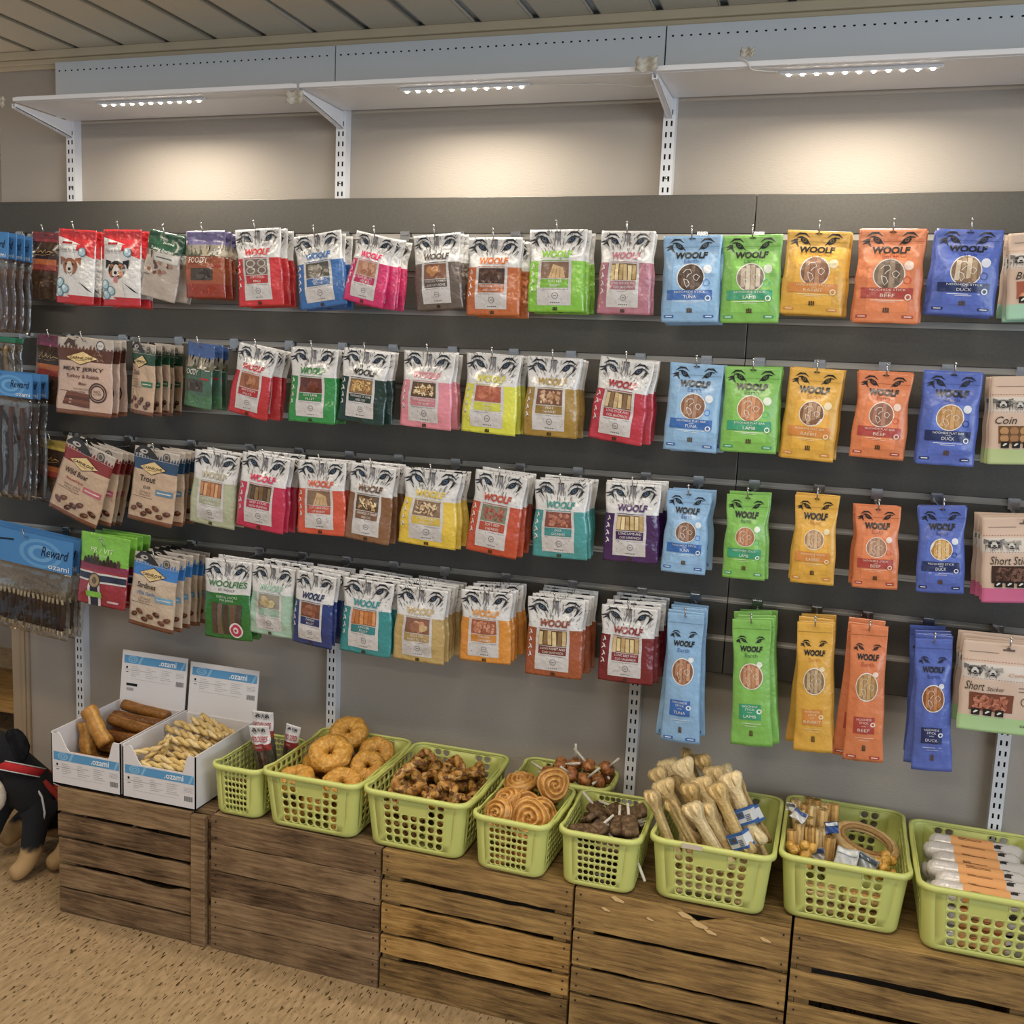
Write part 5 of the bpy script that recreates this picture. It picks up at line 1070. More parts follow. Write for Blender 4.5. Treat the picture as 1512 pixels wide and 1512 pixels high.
# pressed bones
def bone(L, lw=.016, hw=.031, th=.018, col='#cfa868'):
    pts = []; n = 44
    for i in range(n):
        a = 2 * pi * i / n; c, s_ = cos(a), sin(a); x = c * L / 2; e = abs(c)
        w = lw + (hw - lw) * sst(.45, .84, e) - .004 * sst(.7, .9, e) * 0; w *= sqrt(max(0, 1 - max(0, (e - .82) / .18) ** 2)) if e > .82 else 1
        if e > .985: x *= .96
        pts.append((x, (1 if s_ > 0 else -1) * w * (1 if abs(s_) > .02 else 0)))
    q = MB(); V = []; prof = ((1.0, 0), (.93, .5), (.6, .92), (.0, 1.0))
    # rounded slab: concentric insets on both faces
    for sg in (1, -1):
        for k, z in prof:
            for (x, y) in pts: V.append(Vector((x * (1 - (1 - k) * .35), y * k, sg * z * th / 2 * (1 + .25 * (abs(x) > L * .3)))))
    q.add(V, []); m = len(pts); P = len(prof)
    for sd in range(2):
        b = sd * P * m
        for j in range(P - 1):
            for k in range(m):
                f = (b + j * m + k, b + j * m + (k + 1) % m, b + (j + 1) * m + (k + 1) % m, b + (j + 1) * m + k); q.f.append(f if sd == 0 else f[::-1]); q.c.append(col if j else shade(col, .86))
    for k in range(m): q.f.append((k, P * m + k, P * m + (k + 1) % m, (k + 1) % m)); q.c.append(shade(col, .8))
    q.has = True
    # seam ridges along the shank and pressed knuckles
    for sg in (-1, 1):
        for y in (-.012, .012): q.tube([(sg * L * .28, y * .6, th * .47), (sg * L * .38, y, th * .58), (sg * L * .45, y * .9, th * .42)], [.002, .006, .003], 7, shade(col, 1.06))
    return q
G7 = [mesh_of(bone(.185, col=c), 'chew_bone', 'food') for c in ('#dcc28e', '#d2b57c', '#e3cda0')]
bd = MB(); bd.v = []; 
def band(L0, L1, w=.0225, t=.014):
    q = MB()
    for (a, c, cl_, k) in ((L0, L1, '#d6d8dc', 1.0), (L0, L0 + .006, '#2f62a8', 1.06), (L1 - .006, L1, '#2f62a8', 1.06)):
        for sgn in (1,): q.box(a, c, -w * k, w * k, -t * k, t * k, cl_)
    q.box(L0 + .007, L0 + .022, -w * .9, w * .1, t, t + .001, '#3a5f94'); q.box(L0 + .010, L0 + .017, -w * .5, -w * .1, t + .001, t + .0016, '#5b4a3a')
    for i in range(4): q.box(L1 - .022 + .004 * i, L1 - .020 + .004 * i, w * .2, w * .75, t, t + .001, '#6a7280')
    return q
BND = [mesh_of(band(-.004, .034), 'paper_band', 'print_card', False), mesh_of(band(.030, .068), 'paper_band', 'print_card', False)]
lab = 'pressed rawhide bone leaning in a green basket'; lab2 = 'pressed rawhide bone with a blue and white paper band'
# (head px, head py, y of head, lean dx dy dz, spin, band)
BO = [(964, 1189, -.335, (.34, -.06, -.62), 20, 0), (986, 1198, -.355, (.36, -.06, -.6), 40, 0), (1012, 1194, -.365, (.44, -.04, -.6), 15, 0), (1046, 1203, -.345, (.36, 0, -.6), 30, 0), (1050, 1165, -.335, (.40, -.12, -.70), 20, 2), (1073, 1152, -.30, (.36, -.2, -.66), 5, 1),
      (981, 1176, -.275, (.36, -.04, -.62), -10, 0), (1018, 1170, -.285, (.3, -.04, -.66), 30, 0), (1008, 1128, -.235, (.42, -.1, -.62), -20, 0), (960, 1136, -.205, (.44, -.08, -.55), 10, 0), (1033, 1119, -.185, (.34, -.06, -.66), 40, 0), (985, 1125, -.165, (.3, -.05, -.62), 0, 0), (1050, 1136, -.225, (.30, -.05, -.7), 20, 0),
      (1018, 1113, -.145, (.3, -.06, -.7), 60, 0), (1066, 1137, -.16, (.42, -.04, -.66), -30, 2), (998, 1150, -.215, (.34, -.04, -.6), 35, 0), (1090, 1158, -.21, (.44, -.12, -.55), 45, 1), (1085, 1180, -.24, (.42, -.10, -.5), 60, 0), (1030, 1150, -.25, (.3, -.05, -.66), 0, 0)]
for k, (x, y, yy, dr, spin, bnd) in enumerate(BO):
    hd = at(x, y, 1, yy); d = Vector(dr).normalized(); ctr = hd + d * .080
    yax = Vector((0, -1, 0)); zax = (yax - d * yax.dot(d)).normalized(); M3 = Matrix((d, zax.cross(d), zax)).transposed(); M3 = M3 @ Matrix.Rotation(radians(spin), 3, 'X')
    lo = ctr + d * .0925
    if lo.z < CT + .03: ctr = ctr + Vector((0, 0, CT + .03 - lo.z))
    o = inst('chew_bone', G7[k % 3], ctr, (0, 0, 0), (['banded pressed bone with its paper band at the foot by the basket front', 'banded pressed bone with its paper band at mid length', 'banded pressed bone at the back of the pile', 'banded pressed bone half sunk behind the others'][[4, 5, 14, 16].index(k)]) if bnd else lab, 'dog treat', 'banded rawhide bones' if bnd else 'pressed rawhide bones'); o.rotation_mode = 'XYZ'; o.rotation_euler = M3.to_euler()
    if bnd: link('paper_band', BND[bnd - 1], o)
for k in range(8):
    inst('chew_bone', G7[k % 3], (2.063 + .01 * (k % 2), -.36 + .035 * (k // 2), .405 + .026 * (k % 2)), (radians(25 * k), 0, radians(7 * (k % 3) - 7)), 'pressed rawhide bone lying low in the green bone basket', 'dog treat', 'low pressed rawhide bones')
# stick bundles, ring, knots and packets
def stickm(L, R, seed, col):
    q = MB(); n = 9
    for k in range(7):
        a = 2 * pi * k / 6; rr = 0 if k == 6 else R * .62; q.tube([(rr * cos(a), rr * sin(a), -L / 2), (rr * cos(a), rr * sin(a), L / 2)], R * .42, 7, shade(col, (1, .9, 1.06, .86, 1.1, .95, 1.0)[k]))
    return q
G8 = [mesh_of(stickm(.10, .0125, 1, c), 'rawhide_roll', 'food') for c in ('#d0ae74', '#c49c5e', '#dcc08a')]; r = random.Random(9); lab = 'upright rawhide roll bundled in a green basket'
for k, (x, y, z) in enumerate([(1182, 1217, .545), (1199, 1222, .54), (1212, 1225, .54), (1196, 1208, .55), (1226, 1237, .53), (1240, 1228, .53), (1178, 1196, .55), (1190, 1188, .555), (1203, 1192, .56), (1215, 1196, .56), (1207, 1183, .555), (1222, 1188, .56), (1196, 1179, .55), (1232, 1190, .565), (1175, 1182, .545), (1185, 1203, .55), (1172, 1228, .535)]):
    p = px(x, y, z); inst('rawhide_roll', G8[k % 3], (p.x, p.y, p.z - .048), (radians(r.uniform(-8, 4)), radians(r.uniform(-4, 6)), r.uniform(0, 3)), lab, 'dog treat', 'upright rawhide rolls', 1)
for k in range(8): inst('rawhide_roll', G8[k % 3], (2.298 + .108 * (k % 2), -.335 + .028 * (k // 4), .402 + .03 * (k // 2 % 2)), (0, radians(90), radians(6 * (k % 3) - 6)), 'rawhide roll lying low in the stick basket', 'dog treat', 'rawhide rolls lying low')
q = MB(); n = 40; pts = [Vector((.066 * cos(2 * pi * i / n), .040 * sin(2 * pi * i / n), 0)) for i in range(n)]; q.tube(pts, [.0135 + .001 * sin(i * 2.1) for i in range(n)], 10, '#cba668', True, True, None, .72)
q.tube([p * .84 + Vector((0, 0, .008)) for p in pts], [.006] * n, 7, '#a67c3e', True, True)
tag(q.build('rawhide_ring', 'food', None, True, None, Matrix.Translation(px(1279, 1246, .515)) @ Euler((radians(22), radians(10), radians(-8))).to_matrix().to_4x4()), 'flat oval rawhide ring lying in the stick basket', 'dog treat')
def knotbone(seed):
    q = blob(seed, .024, .013, .013, ['#d9a850', '#c9963f', '#e2bb68'], .1)
    for sg in (-1, 1):
        for yy in (-1, 1): b = blob(seed + sg + yy, .013, .012, .012, ['#d9a850', '#c9963f', '#e2bb68'], .15, 10); q.add([Vector(v) + Vector((sg * .022, yy * .009, 0)) for v in b.v], b.f); q.c[-len(b.f):] = b.c
    return q
G9 = [mesh_of(knotbone(s), 'knotted_bone', 'food_shiny') for s in (1, 3)]
for k, (x, y, z, rx, rz) in enumerate([(1181, 1256, .51, 0, 20), (1175, 1262, .50, 70, 80), (1306, 1277, .50, 20, 60), (1318, 1288, .49, 30, 10)]): p = px(x, y, z); p.x = max(2.262, min(2.44, p.x)); p.y = max(-.335, p.y); inst('knotted_bone', G9[k % 2], p, (radians(rx), radians(20), radians(rz)), 'small golden knotted bone in the stick basket', 'dog treat', 'small knotted bones')
def packet(name, loc, rot, w, h, c1, c2, label):
    q = MB(); q.grid(lambda a, b: Vector(((a - .5) * w, .004 * sin(a * 7 + b * 5), (b - .5) * h)), 10, 8, c1)
    o = q.build(name, 'pouch_gloss', None, True); solid(o, .002); o.location = loc; o.rotation_euler = rot; tag(o, label, 'packet')
    q = MB(); q.grid(lambda a, b: Vector(((a - .5) * w * .9, -.003 + .004 * sin((a * .9 + .05) * 7 + (b * .3 + .62) * 5), (b * .3 + .12) * h)), 8, 3, c2); solid(q.build('printed_label', 'pouch_gloss', o, True), .0008)
packet('clear_packet', px(1250, 1266, .515), (radians(-50), 0, radians(-15)), .050, .045, '#b9bec2', '#d5d9dc', 'small silvery packet in front of the oval ring')
packet('clear_packet', px(1279, 1274, .51), (radians(-35), radians(12), radians(-25)), .050, .034, '#8f979c', '#4a5560', 'small grey packet with a dark strip beside the oval ring')
packet('clear_packet', px(1228, 1222, .56), (radians(-30), radians(-10), radians(10)), .030, .026, '#2a4f96', '#d3d8de', 'small dark blue packet between the rawhide rolls')
packet('clear_packet', px(1180, 1204, .57), (radians(-50), radians(20), radians(-20)), .034, .026, '#d6d6d4', '#34589a', 'white packet with blue stripe on the rawhide rolls')
packet('clear_packet', px(1203, 1262, .51), (radians(-40), radians(-10), radians(5)), .046, .030, '#7d756c', '#27406e', 'crumpled brown packet with blue stripe by the knotted bones')
packet('clear_packet', px(1168, 1192, .575), (radians(-12), 0, radians(-8)), .022, .020, '#d9d7d2', '#5a5a58', 'tiny white price tag on the rawhide rolls')
# white wrapped rolls
def rollm():
    q = MB(); L = .212; R = .0235; prof = [(0, -L / 2), (.010, -L / 2 + .001), (.018, -L / 2 + .006), (R, -L / 2 + .018), (R, L / 2 - .018), (.018, L / 2 - .006), (.010, L / 2 - .001), (0, L / 2)]
    q.lathe(prof, 22, '#d2cbc6', Matrix.Rotation(radians(90), 4, 'Y')); return q
RL = mesh_of(rollm(), 'wrapped_roll', 'pouch_gloss')
q = MB(); q.lathe([(.0239, -.047), (.0239, .047)], 22, '#e8a45c', Matrix.Rotation(radians(90), 4, 'Y')); RB = mesh_of(q, 'orange_label', 'print_card')
q = MB()
for k in range(9): 
    for a0 in (-2.6, -1.5, -.4, .7, 1.8):
        for kk in range(3): an = a0 + .16 * kk; M4 = Matrix.Rotation(an, 4, 'X'); q.box(-.030 + .002 * k * (kk == 0), -.0292 + .002 * k * (kk == 0) + (.05 if kk else 0), -.0012 if kk else -.005, 0, .0240, .0242, '#8a4a22' if kk else '#3a2a20', M4)
for an in (-2.0, -.9, .2, 1.3): q.box(.048, .062, -.004, .004, .0237, .0241, '#2f2b2a', Matrix.Rotation(an, 4, 'X')); q.box(.052, .066, .004, .006, .0237, .0241, '#2f2b2a', Matrix.Rotation(an, 4, 'X'))
RP = mesh_of(q, 'label_print', 'print_card', False)
for lay, z in enumerate((.4062, .4549, .5036)):
    for k in range(6):
        Y = -.357 + .0496 * k
        o = inst('wrapped_roll', RL, (2.645 + (.008 if k % 2 else -.008), Y, z), (radians(40 * k + 25 * lay if lay < 2 else 12 * (k % 3)), 0, 0), 'white wrapped roll with an orange label in the top layer of its basket' if lay == 2 else 'white wrapped roll seen through the basket holes under the top layer', 'dog treat', 'white wrapped rolls' if lay == 2 else 'buried white wrapped rolls')
        link('orange_label', RB, o, (-.012 if k % 2 else .006, 0, 0)); link('label_print', RP, o, (-.012 if k % 2 else .006, 0, 0))['kind'] = 'stuff'
# shiny packets in the leftmost basket
def woolfies_pack(loc, rot, W, H, label):
    p = Pouch(W, H, .012, int(loc[0] * 1000), .05, .9, .002); p.make_body(lambda v: '#d8d6d8' if v > .72 else ('#9c2530' if v > .60 else '#4a4644'))
    p.eyes(.92, .75); p.text('WOOLFIES', 0, .79, .09, 1.7, '#b3223a', 5, .02, .08); p.text('SMALL', 0, .66, .04, .6, '#e0c9cc', 4)
    for i in range(4): p.rect(-.6 + .3 * i, .1, -.36 + .3 * i, .56, ['#6a5248', '#4d3b34', '#7a6055', '#574339'][i], 1.5, p.win)
    pr = p.finish('treat_bag', 'pouch_gloss'); place(pr, loc, rot, label, 'bag', 'wine red and white bags in the small basket')
woolfies_pack((.808, -.255, .622), (radians(5), radians(-2), radians(0)), .066, .175, 'wine red and white bag standing upright in the small basket')
woolfies_pack((.826, -.305, .600), (radians(8), radians(-7), radians(0)), .062, .165, 'wine red and white bag leaning over another in the small basket')
woolfies_pack((.876, -.203, .575), (radians(0), radians(8), radians(0)), .046, .155, 'wine red and white bag beside the golden ring basket')
G10 = [mesh_of(blob(s, .020, .012, .011, ['#5a4026', '#73542f', '#4a331d'], .3), 'brown_chew', 'food') for s in (1, 2, 3)]; r = random.Random(4)
for k in range(22): inst('brown_chew', G10[k % 3], (.775 + r.uniform(0, .128), -.375 + r.uniform(0, .18), .398 + .013 * (k // 5)), (r.uniform(0, 3), r.uniform(0, 3), r.uniform(0, 3)), 'small brown chew lying in the leftmost green basket', 'dog treat', 'small brown chews in the leftmost basket')

# ------------------------------------------------------------------ white display boxes
def dbox(x0, x1, label, lidx, lz):
    y0, y1, z0, z1 = -.412, -.125, CT + .001, .530; t = thing('display_box', ((x0 + x1) / 2, (y0 + y1) / 2, z0), label, 'box', 'white printed display boxes'); th = .003
    q = MB(); q.box(x0, x1, y0, y1, z0, z0 + th); part(q, 'base', 'card_white', t)
    for xa in (x0, x1 - th): q = MB(); q.prism([(y0, z0), (y1, z0), (y1, z1 + .006), (y0, z1)], xa, xa + th, None, None, 'x'); part(q, 'side', 'card_white', t)
    q = MB(); q.box(x0, x1, y1 - th, y1, z0, z1); part(q, 'back', 'card_white', t)
    W = x1 - x0; n = 6
    def cut(s): return z1 - .005 if s < .10 else (z1 - .050 * sst(.10, .26, s) if s < .26 else (z1 - .052 if s < .82 else z1 - .052 + .050 * sst(.82, .90, s)))
    ss = [0, .05, .10, .13, .16, .19, .22, .26, .4, .55, .7, .82, .84, .86, .88, .90, 1]
    q = MB(); V = []; 
    for s in ss: X = x0 + W * s; V += [(X, y0, z0), (X, y0, cut(s)), (X, y0 + th, z0), (X, y0 + th, cut(s))]
    Fs = [(0, 1, 3, 2), (4 * len(ss) - 4, 4 * len(ss) - 2, 4 * len(ss) - 1, 4 * len(ss) - 3)]
    for k in range(len(ss) - 1): a, b2 = 4 * k, 4 * k + 4; Fs += [(a, b2, b2 + 1, a + 1), (a + 2, a + 3, b2 + 3, b2 + 2), (a + 1, b2 + 1, b2 + 3, a + 3)]
    q.add(V, Fs); fr = part(q, 'front', 'card_white', t)
    q = MB(); lt = .008; q.prism([(y1 - .001, z1 - .01), (y1 + .002, z1 - .01), (y1 + .022, lz), (y1 + .019, lz)], x0 + lidx, x1 + lidx, None, None, 'x'); ld = part(q, 'lid', 'card_white', t)
    ti = lambda z: y1 - .001 + (.020) * (z - z1 + .01) / (lz - z1 + .01)
    def printing(fx0, fz1, yfn, nm, par, extra):
        p = Pouch(W, 1, 0, 1); Lx = W
        p.S = lambda u, v, off=0, back=False: Vector((fx0 + W * (u + 1) / 2, yfn(fz1 - .08 + .08 * v) - .0005 - off * .5, fz1 - .08 + .08 * v))
        p.W = W / 2; p.H = .08
        p.rect(-.93, .70, .96, 1.0, '#4f9ad0', .6); p.ell(-.66, .86, .15, .14, '#7fb8e0', 1.0, None, 18, .7); p.ell(-.66, .86, .08, .07, '#7fb8e0', 1.0, None, 14, .5); p.quad([(-.5, .70), (-.43, .70), (-.33, 1), (-.40, 1)], '#7fb8e0', 1.0); p.quad([(.8, .7), (.86, .7), (.96, 1), (.9, 1)], '#7fb8e0', 1.0)
        p.text('.ozami', .42, .86, .21, .52, '#e6eef5', 2.4, .02)
        p.ell(-.83, .54, .03, .05, '#2a2a2c', 1, None, 8); p.rect(-.86, .36, -.78, .38, '#2a2a2c', 1); p.rect(-.92, .45, -.1, .458, '#8b8b90', .8)
        rr = random.Random(3)
        for c in range(3):
            for j in range(6): u0 = -.70 + .46 * c; p.rect(u0, .58 - .07 * j, u0 + rr.uniform(.14, .36), .592 - .07 * j, '#a3a3a8', .8)
        p.rect(-.7, .12, .5, .126, '#9a9aa0', .8)
        for j in range(4): p.rect(.68, .55 - .05 * j, .93, .56 - .05 * j, '#a3a3a8', .8)
        for j in range(9): p.rect(.70 + .026 * j, .08, .70 + .026 * j + .012, .26, '#3a3a3e', .8)
        if extra: p.rect(-.82, -.15, -.48, -.05, '#1c1c1e', .9); [p.rect(-.8 + .028 * j, -.34, -.79 + .028 * j, -.22, '#4a4a4e', .8) for j in range(8)]
        m = MB(); m.v = p.prt.v + p.txt.v; nb = len(p.prt.v); m.f = p.prt.f + [tuple(i + nb for i in f) for f in p.txt.f]; m.c = p.prt.c + p.txt.c; m.has = True
        m.v = [tuple(Vector(v) - t.location) for v in m.v]; m.build(nm, 'print_card', par)
    printing(x0, z1 - .056, lambda z: y0, 'front_print', fr, False)
    printing(x0 + lidx, lz - .014, ti, 'lid_print', ld, lidx < 0.001)
    return t
dbox(.229, .461, 'white display box of brown chew tubes nearest the door post', 0, .688); dbox(.468, .701, 'white display box of beige twisted sticks beside the small basket', .004, .682)
def tubechew(L, R, c, c2):
    q = MB(); n = 9; pts = [(-L / 2 + L * i / n, .0012 * sin(i * .9), .001 * cos(i)) for i in range(n + 1)]; q.tube(pts, [R * (1 + .08 * sin(i * 1.7)) for i in range(n + 1)], 10, c); q.tube([Vector(p) + Vector((0, R * .35, R * .55)) for p in pts], R * .45, 7, c2); return q
T1 = [mesh_of(tubechew(.175, .017, '#7a4c1e', '#8d5b28'), 'chew_tube', 'food_shiny'), mesh_of(tubechew(.165, .016, '#8f5f28', '#a5733a'), 'chew_tube', 'food_shiny'), mesh_of(tubechew(.105, .021, '#b07c36', '#c8964c'), 'chew_tube', 'food_shiny')]
lab = 'brown chew tube lying in a white display box'
for k, (x, y, z, ry, rz, m) in enumerate([(215, 1052, .52, 4, -4, 1), (203, 1064, .505, 2, 2, 0), (192, 1077, .49, 5, -6, 1), (200, 1085, .475, 2, 0, 0), (175, 1092, .46, 0, 4, 0), (130, 1090, .482, 24, -38, 2), (118, 1103, .45, 14, -30, 2)]):
    inst('chew_tube', T1[m], px(x, y, z) if k < 5 else px(x, y, z), (radians(10 * k), radians(ry), radians(rz)), lab if k < 5 else ('short golden chew tube leaning up at the front of the white box', 'short golden chew tube lying beneath another at the box front')[k - 5], 'dog treat', 'brown chew tubes', 1.0 if k < 5 else 1.12)
for k in range(14): inst('chew_tube', T1[k % 2], (.345, -.382 + .0375 * (k % 7), .404 + .038 * (k // 7)), (k, 0, 0), 'brown chew tube at the bottom of a white display box', 'dog treat', 'brown chew tubes at the box bottom')
def twist(L, R, seed):
    q = MB(); n = 16
    for g in (0, pi): q.tube([(-L / 2 + L * i / n, R * .5 * cos(i * .8 + g + seed), R * .5 * sin(i * .8 + g + seed)) for i in range(n + 1)], [R * .72 * (1 + .1 * sin(i * 2.3 + seed)) for i in range(n + 1)], 8, '#d6b878' if g else '#e0c792')
    return q
T2 = [mesh_of(twist(.14, .0095, s), 'twisted_stick', 'food') for s in (0, 1, 2)]; r = random.Random(21); lab = 'beige twisted chew stick lying in a white display box'
for k, (x, y, z, ry, rz) in enumerate([(215, 1110, .50, 0, 55), (228, 1107, .505, -6, 52), (238, 1112, .50, 0, 60), (256, 1108, .50, 4, 5), (268, 1100, .505, 0, -10), (282, 1095, .535, 0, 2), (300, 1085, .525, 2, -8), (310, 1078, .53, 0, -14), (322, 1082, .525, 3, -4), (318, 1092, .515, 0, 8), (300, 1098, .51, -3, -6), (280, 1112, .495, 0, 6), (265, 1124, .485, 2, 10), (245, 1128, .48, 0, 4), (330, 1075, .525, 0, -18), (292, 1072, .525, 0, -12), (270, 1085, .515, 3, 20)]):
    p = px(x, y, z); p.x = max(.522 if k < 3 else .548, min(.622, p.x)); p.y = max(-.352 if k < 3 else -.388, min(-.15, p.y))
    inst('twisted_stick', T2[k % 3], p, (k, radians(ry), radians(rz)), lab, 'dog treat', 'beige twisted sticks', 1 if k > 2 else .8)
for k in range(30): inst('twisted_stick', T2[k % 3], (.585 + .012 * (k % 2), -.385 + .0255 * (k % 10), .398 + .026 * (k // 10)), (k, 0, 0), 'beige twisted chew stick under the top layer in a white box', 'dog treat', 'beige twisted sticks under the top layer')

# ------------------------------------------------------------------ plush dog by the crates
m, nt, b = newmat('plush_fur')
tc = nd(nt, 'ShaderNodeTexCoord'); sx = nd(nt, 'ShaderNodeSeparateXYZ'); nt.links.new(tc.outputs['Object'], sx.inputs[0])
n = nd(nt, 'ShaderNodeTexNoise'); n.inputs['Scale'].default_value = 40; nt.links.new(tc.outputs['Object'], n.inputs['Vector'])
ad = nd(nt, 'ShaderNodeMath', operation='MULTIPLY_ADD'); ad.inputs[1].default_value = .03; nt.links.new(n.outputs[0], ad.inputs[0]); nt.links.new(sx.outputs['Z'], ad.inputs[2])
rp = nd(nt, 'ShaderNodeValToRGB'); rp.color_ramp.interpolation = 'EASE'; rp.color_ramp.elements[0].position = .098; rp.color_ramp.elements[1].position = .116
rp.color_ramp.elements[0].color = (*lin('#b49468'), 1); rp.color_ramp.elements[1].color = (*lin('#17191f'), 1)
nt.links.new(ad.outputs[0], rp.inputs[0]); nt.links.new(rp.outputs[0], b.inputs['Base Color']); b.inputs['Roughness'].default_value = .95; b.inputs['Sheen Weight'].default_value = .0
bump(nt, b, 350, .6, .003)
D = Vector((-.028, -.14, 0)); dog = thing('plush_dog', D, 'sitting black plush dog with tan paws and red harness beside the crates', 'toy')
J = [((.02, .03, .11), .10), ((-.01, -.02, .19), .092), ((-.03, -.075, .27), .082), ((-.045, -.105, .335), .062), ((-.075, -.135, .405), .070), ((-.115, -.195, .395), .042), ((-.14, -.235, .385), .030),
     ((.04, -.09, .20), .052), ((.055, -.13, .12), .040), ((.058, -.15, .055), .034), ((.050, -.185, .030), .031), ((.042, -.215, .026), .026),
     ((-.10, -.07, .20), .052), ((-.115, -.12, .12), .038), ((-.12, -.14, .055), .034), ((-.13, -.178, .030), .031), ((-.137, -.205, .026), .026),
     ((.085, .03, .10), .072), ((.118, -.03, .08), .050), ((.112, -.085, .034), .033), ((.100, -.13, .030), .030), ((-.06, .03, .10), .075), ((-.12, .0, .07), .05), ((-.13, -.07, .032), .03), ((.06, .095, .05), .026), ((.12, .10, .035), .02)]
Ed = [(0, 1), (1, 2), (2, 3), (3, 4), (4, 5), (5, 6), (2, 7), (7, 8), (8, 9), (9, 10), (10, 11), (2, 12), (12, 13), (13, 14), (14, 15), (15, 16), (0, 17), (17, 18), (18, 19), (19, 20), (0, 21), (21, 22), (22, 23), (0, 24), (24, 25)]
me = bpy.data.meshes.new('body'); me.from_pydata([j[0] for j in J], Ed, []); o = link('body', me, dog); me.materials.append(MATS['plush_fur'])
sk = o.modifiers.new('skin', 'SKIN'); sk.use_smooth_shade = True
for v, j in zip(me.skin_vertices[0].data, J): v.radius = (j[1] * (.80 if j[1] > .045 else .95),) * 2
me.skin_vertices[0].data[0].use_root = True; subsurf(o, 2)
for sg, (ex, ey) in ((1, (-.012, -.118)), (-1, (-.135, -.095))):
    q = MB(); e = blob(3 + sg, .034, .012, .055, ['#1b1c21', '#222328'], .12, 14); q.v, q.f, q.c, q.has = [tuple(Matrix.Rotation(radians(-18 * sg), 3, 'Y') @ Matrix.Rotation(radians(35 * sg), 3, 'Z') @ Vector(v) + Vector((ex, ey, .392))) for v in e.v], e.f, e.c, True; q.build('ear', 'cloth', dog, True)
q = blob(8, .030, .024, .05, ['#d3c8b4', '#c7bba5'], .1); q.v = [tuple(Vector(v) + Vector((-.065, -.148, .235))) for v in q.v]; q.build('chest_patch', 'cloth', dog, True)
for ex in (-.118, -.082): q = blob(1, .008, .008, .008, ['#0c0c0d'], 0); q.v = [tuple(Vector(v) + Vector((ex - .008, -.198, .425))) for v in q.v]; q.build('eye', 'pouch_gloss', dog, True)
q = blob(1, .014, .011, .011, ['#0c0c0d'], 0); q.v = [tuple(Vector(v) + Vector((-.153, -.262, .392))) for v in q.v]; q.build('nose', 'pouch_gloss', dog, True)
def strap(c, ax1, ax2, r1, r2, w, col, nm, par):
    q = MB(); c = Vector(c); a = Vector(ax1).normalized(); bb = Vector(ax2); bb = (bb - a * a.dot(bb)).normalized(); nn = a.cross(bb); n = 32
    for (w0, w1, e, cl_) in ((-w, w, 0, col), (-w, -w * .8, .0012, '#c9cdd2'), (w * .8, w, .0012, '#c9cdd2')):
        V = []
        for i in range(n): an = 2 * pi * i / n; p = c + a * (r1 + e) * cos(an) + bb * (r2 + e) * sin(an); V += [p + nn * w0, p + nn * w1]
        q.add(V, [(2 * i, 2 * ((i + 1) % n), 2 * ((i + 1) % n) + 1, 2 * i + 1) for i in range(n)], cl_)
    o = q.build(nm, 'cloth', par, True); solid(o, .003, 0); return o
strap((-.038, -.09, .305), (1, 0, 0), (0, .85, -.45), .078, .078, .015, '#c0262b', 'collar', dog)
strap((.0, -.0, .175), (1, 0, 0), (0, -.6, .8), .104, .104, .013, '#b32a24', 'harness_strap', dog)
q = MB(); q.tube([Vector((.030 + .0 * i, -.02, .250)) + Vector((.030 * cos(i * pi / 10) * -1 + .02, .0, .042 * sin(i * pi / 10))) for i in range(11)], .006, 8, '#c8452c'); q.build('harness_handle', 'cloth', dog, True)
q = MB(); q.tube([(.03, -.10, .275), (.066, -.105, .235), (.080, -.110, .19), (.078, -.118, .15)], .0035, 7, '#c9cdd2'); q.build('harness_piping', 'cloth', dog, True)
q = MB(); q.tube([(.045, -.075, .27), (.085, -.06, .225), (.104, -.05, .17), (.10, -.045, .125)], .010, 8, '#8f2a20'); q.build('side_strap', 'cloth', dog, True)

# ------------------------------------------------------------------ glimpse of the next room past the door post
t = thing('wooden_shelf_unit', (-.95, .75, 0), 'wooden shelf unit in the next room past the door post', 'shelf')
for x in (-1.35, -.56): q = MB(); q.box(x, x + .03, .55, .95, 0, 1.3); part(q, 'side_board', 'wood_mid', t)
for z in (.12, .50, .88, 1.26): q = MB(); q.box(-1.32, -.56, .55, .95, z, z + .025); part(q, 'shelf_board', 'wood_light', t)
for k, (x, z, w_, h, c) in enumerate(((-.80, .526, .22, .16, '#d8b06a'), (-.83, .906, .2, .2, '#e0c08a'), (-1.05, .526, .2, .22, '#c9a05c'))):
    q = MB(); q.box(x, x + w_, .58, .85, z, z + h, c); q.box(x + .005, x + w_ - .005, .575, .60, z + h, z + h + .004, shade(c, 1.1)); q.box(x + w_ * .3, x + w_ * .7, .578, .58, z + h * .3, z + h * .7, '#e8dcc0')
    tag(bevel(q.build('carton', 'print_card'), .002), ['tan carton on the middle board of the shelf in the next room', 'pale carton on the upper board of the shelf in the next room', 'brown carton at the inner end of the shelf in the next room'][k], 'carton')
l = bpy.data.lights.new('next_room_lamp', 'POINT'); l.energy = 14; l.color = (1, .78, .5); l.shadow_soft_size = .15; o = bpy.data.objects.new('next_room_lamp', l); COL.objects.link(o); o.location = (-1.2, .1, 2.2)
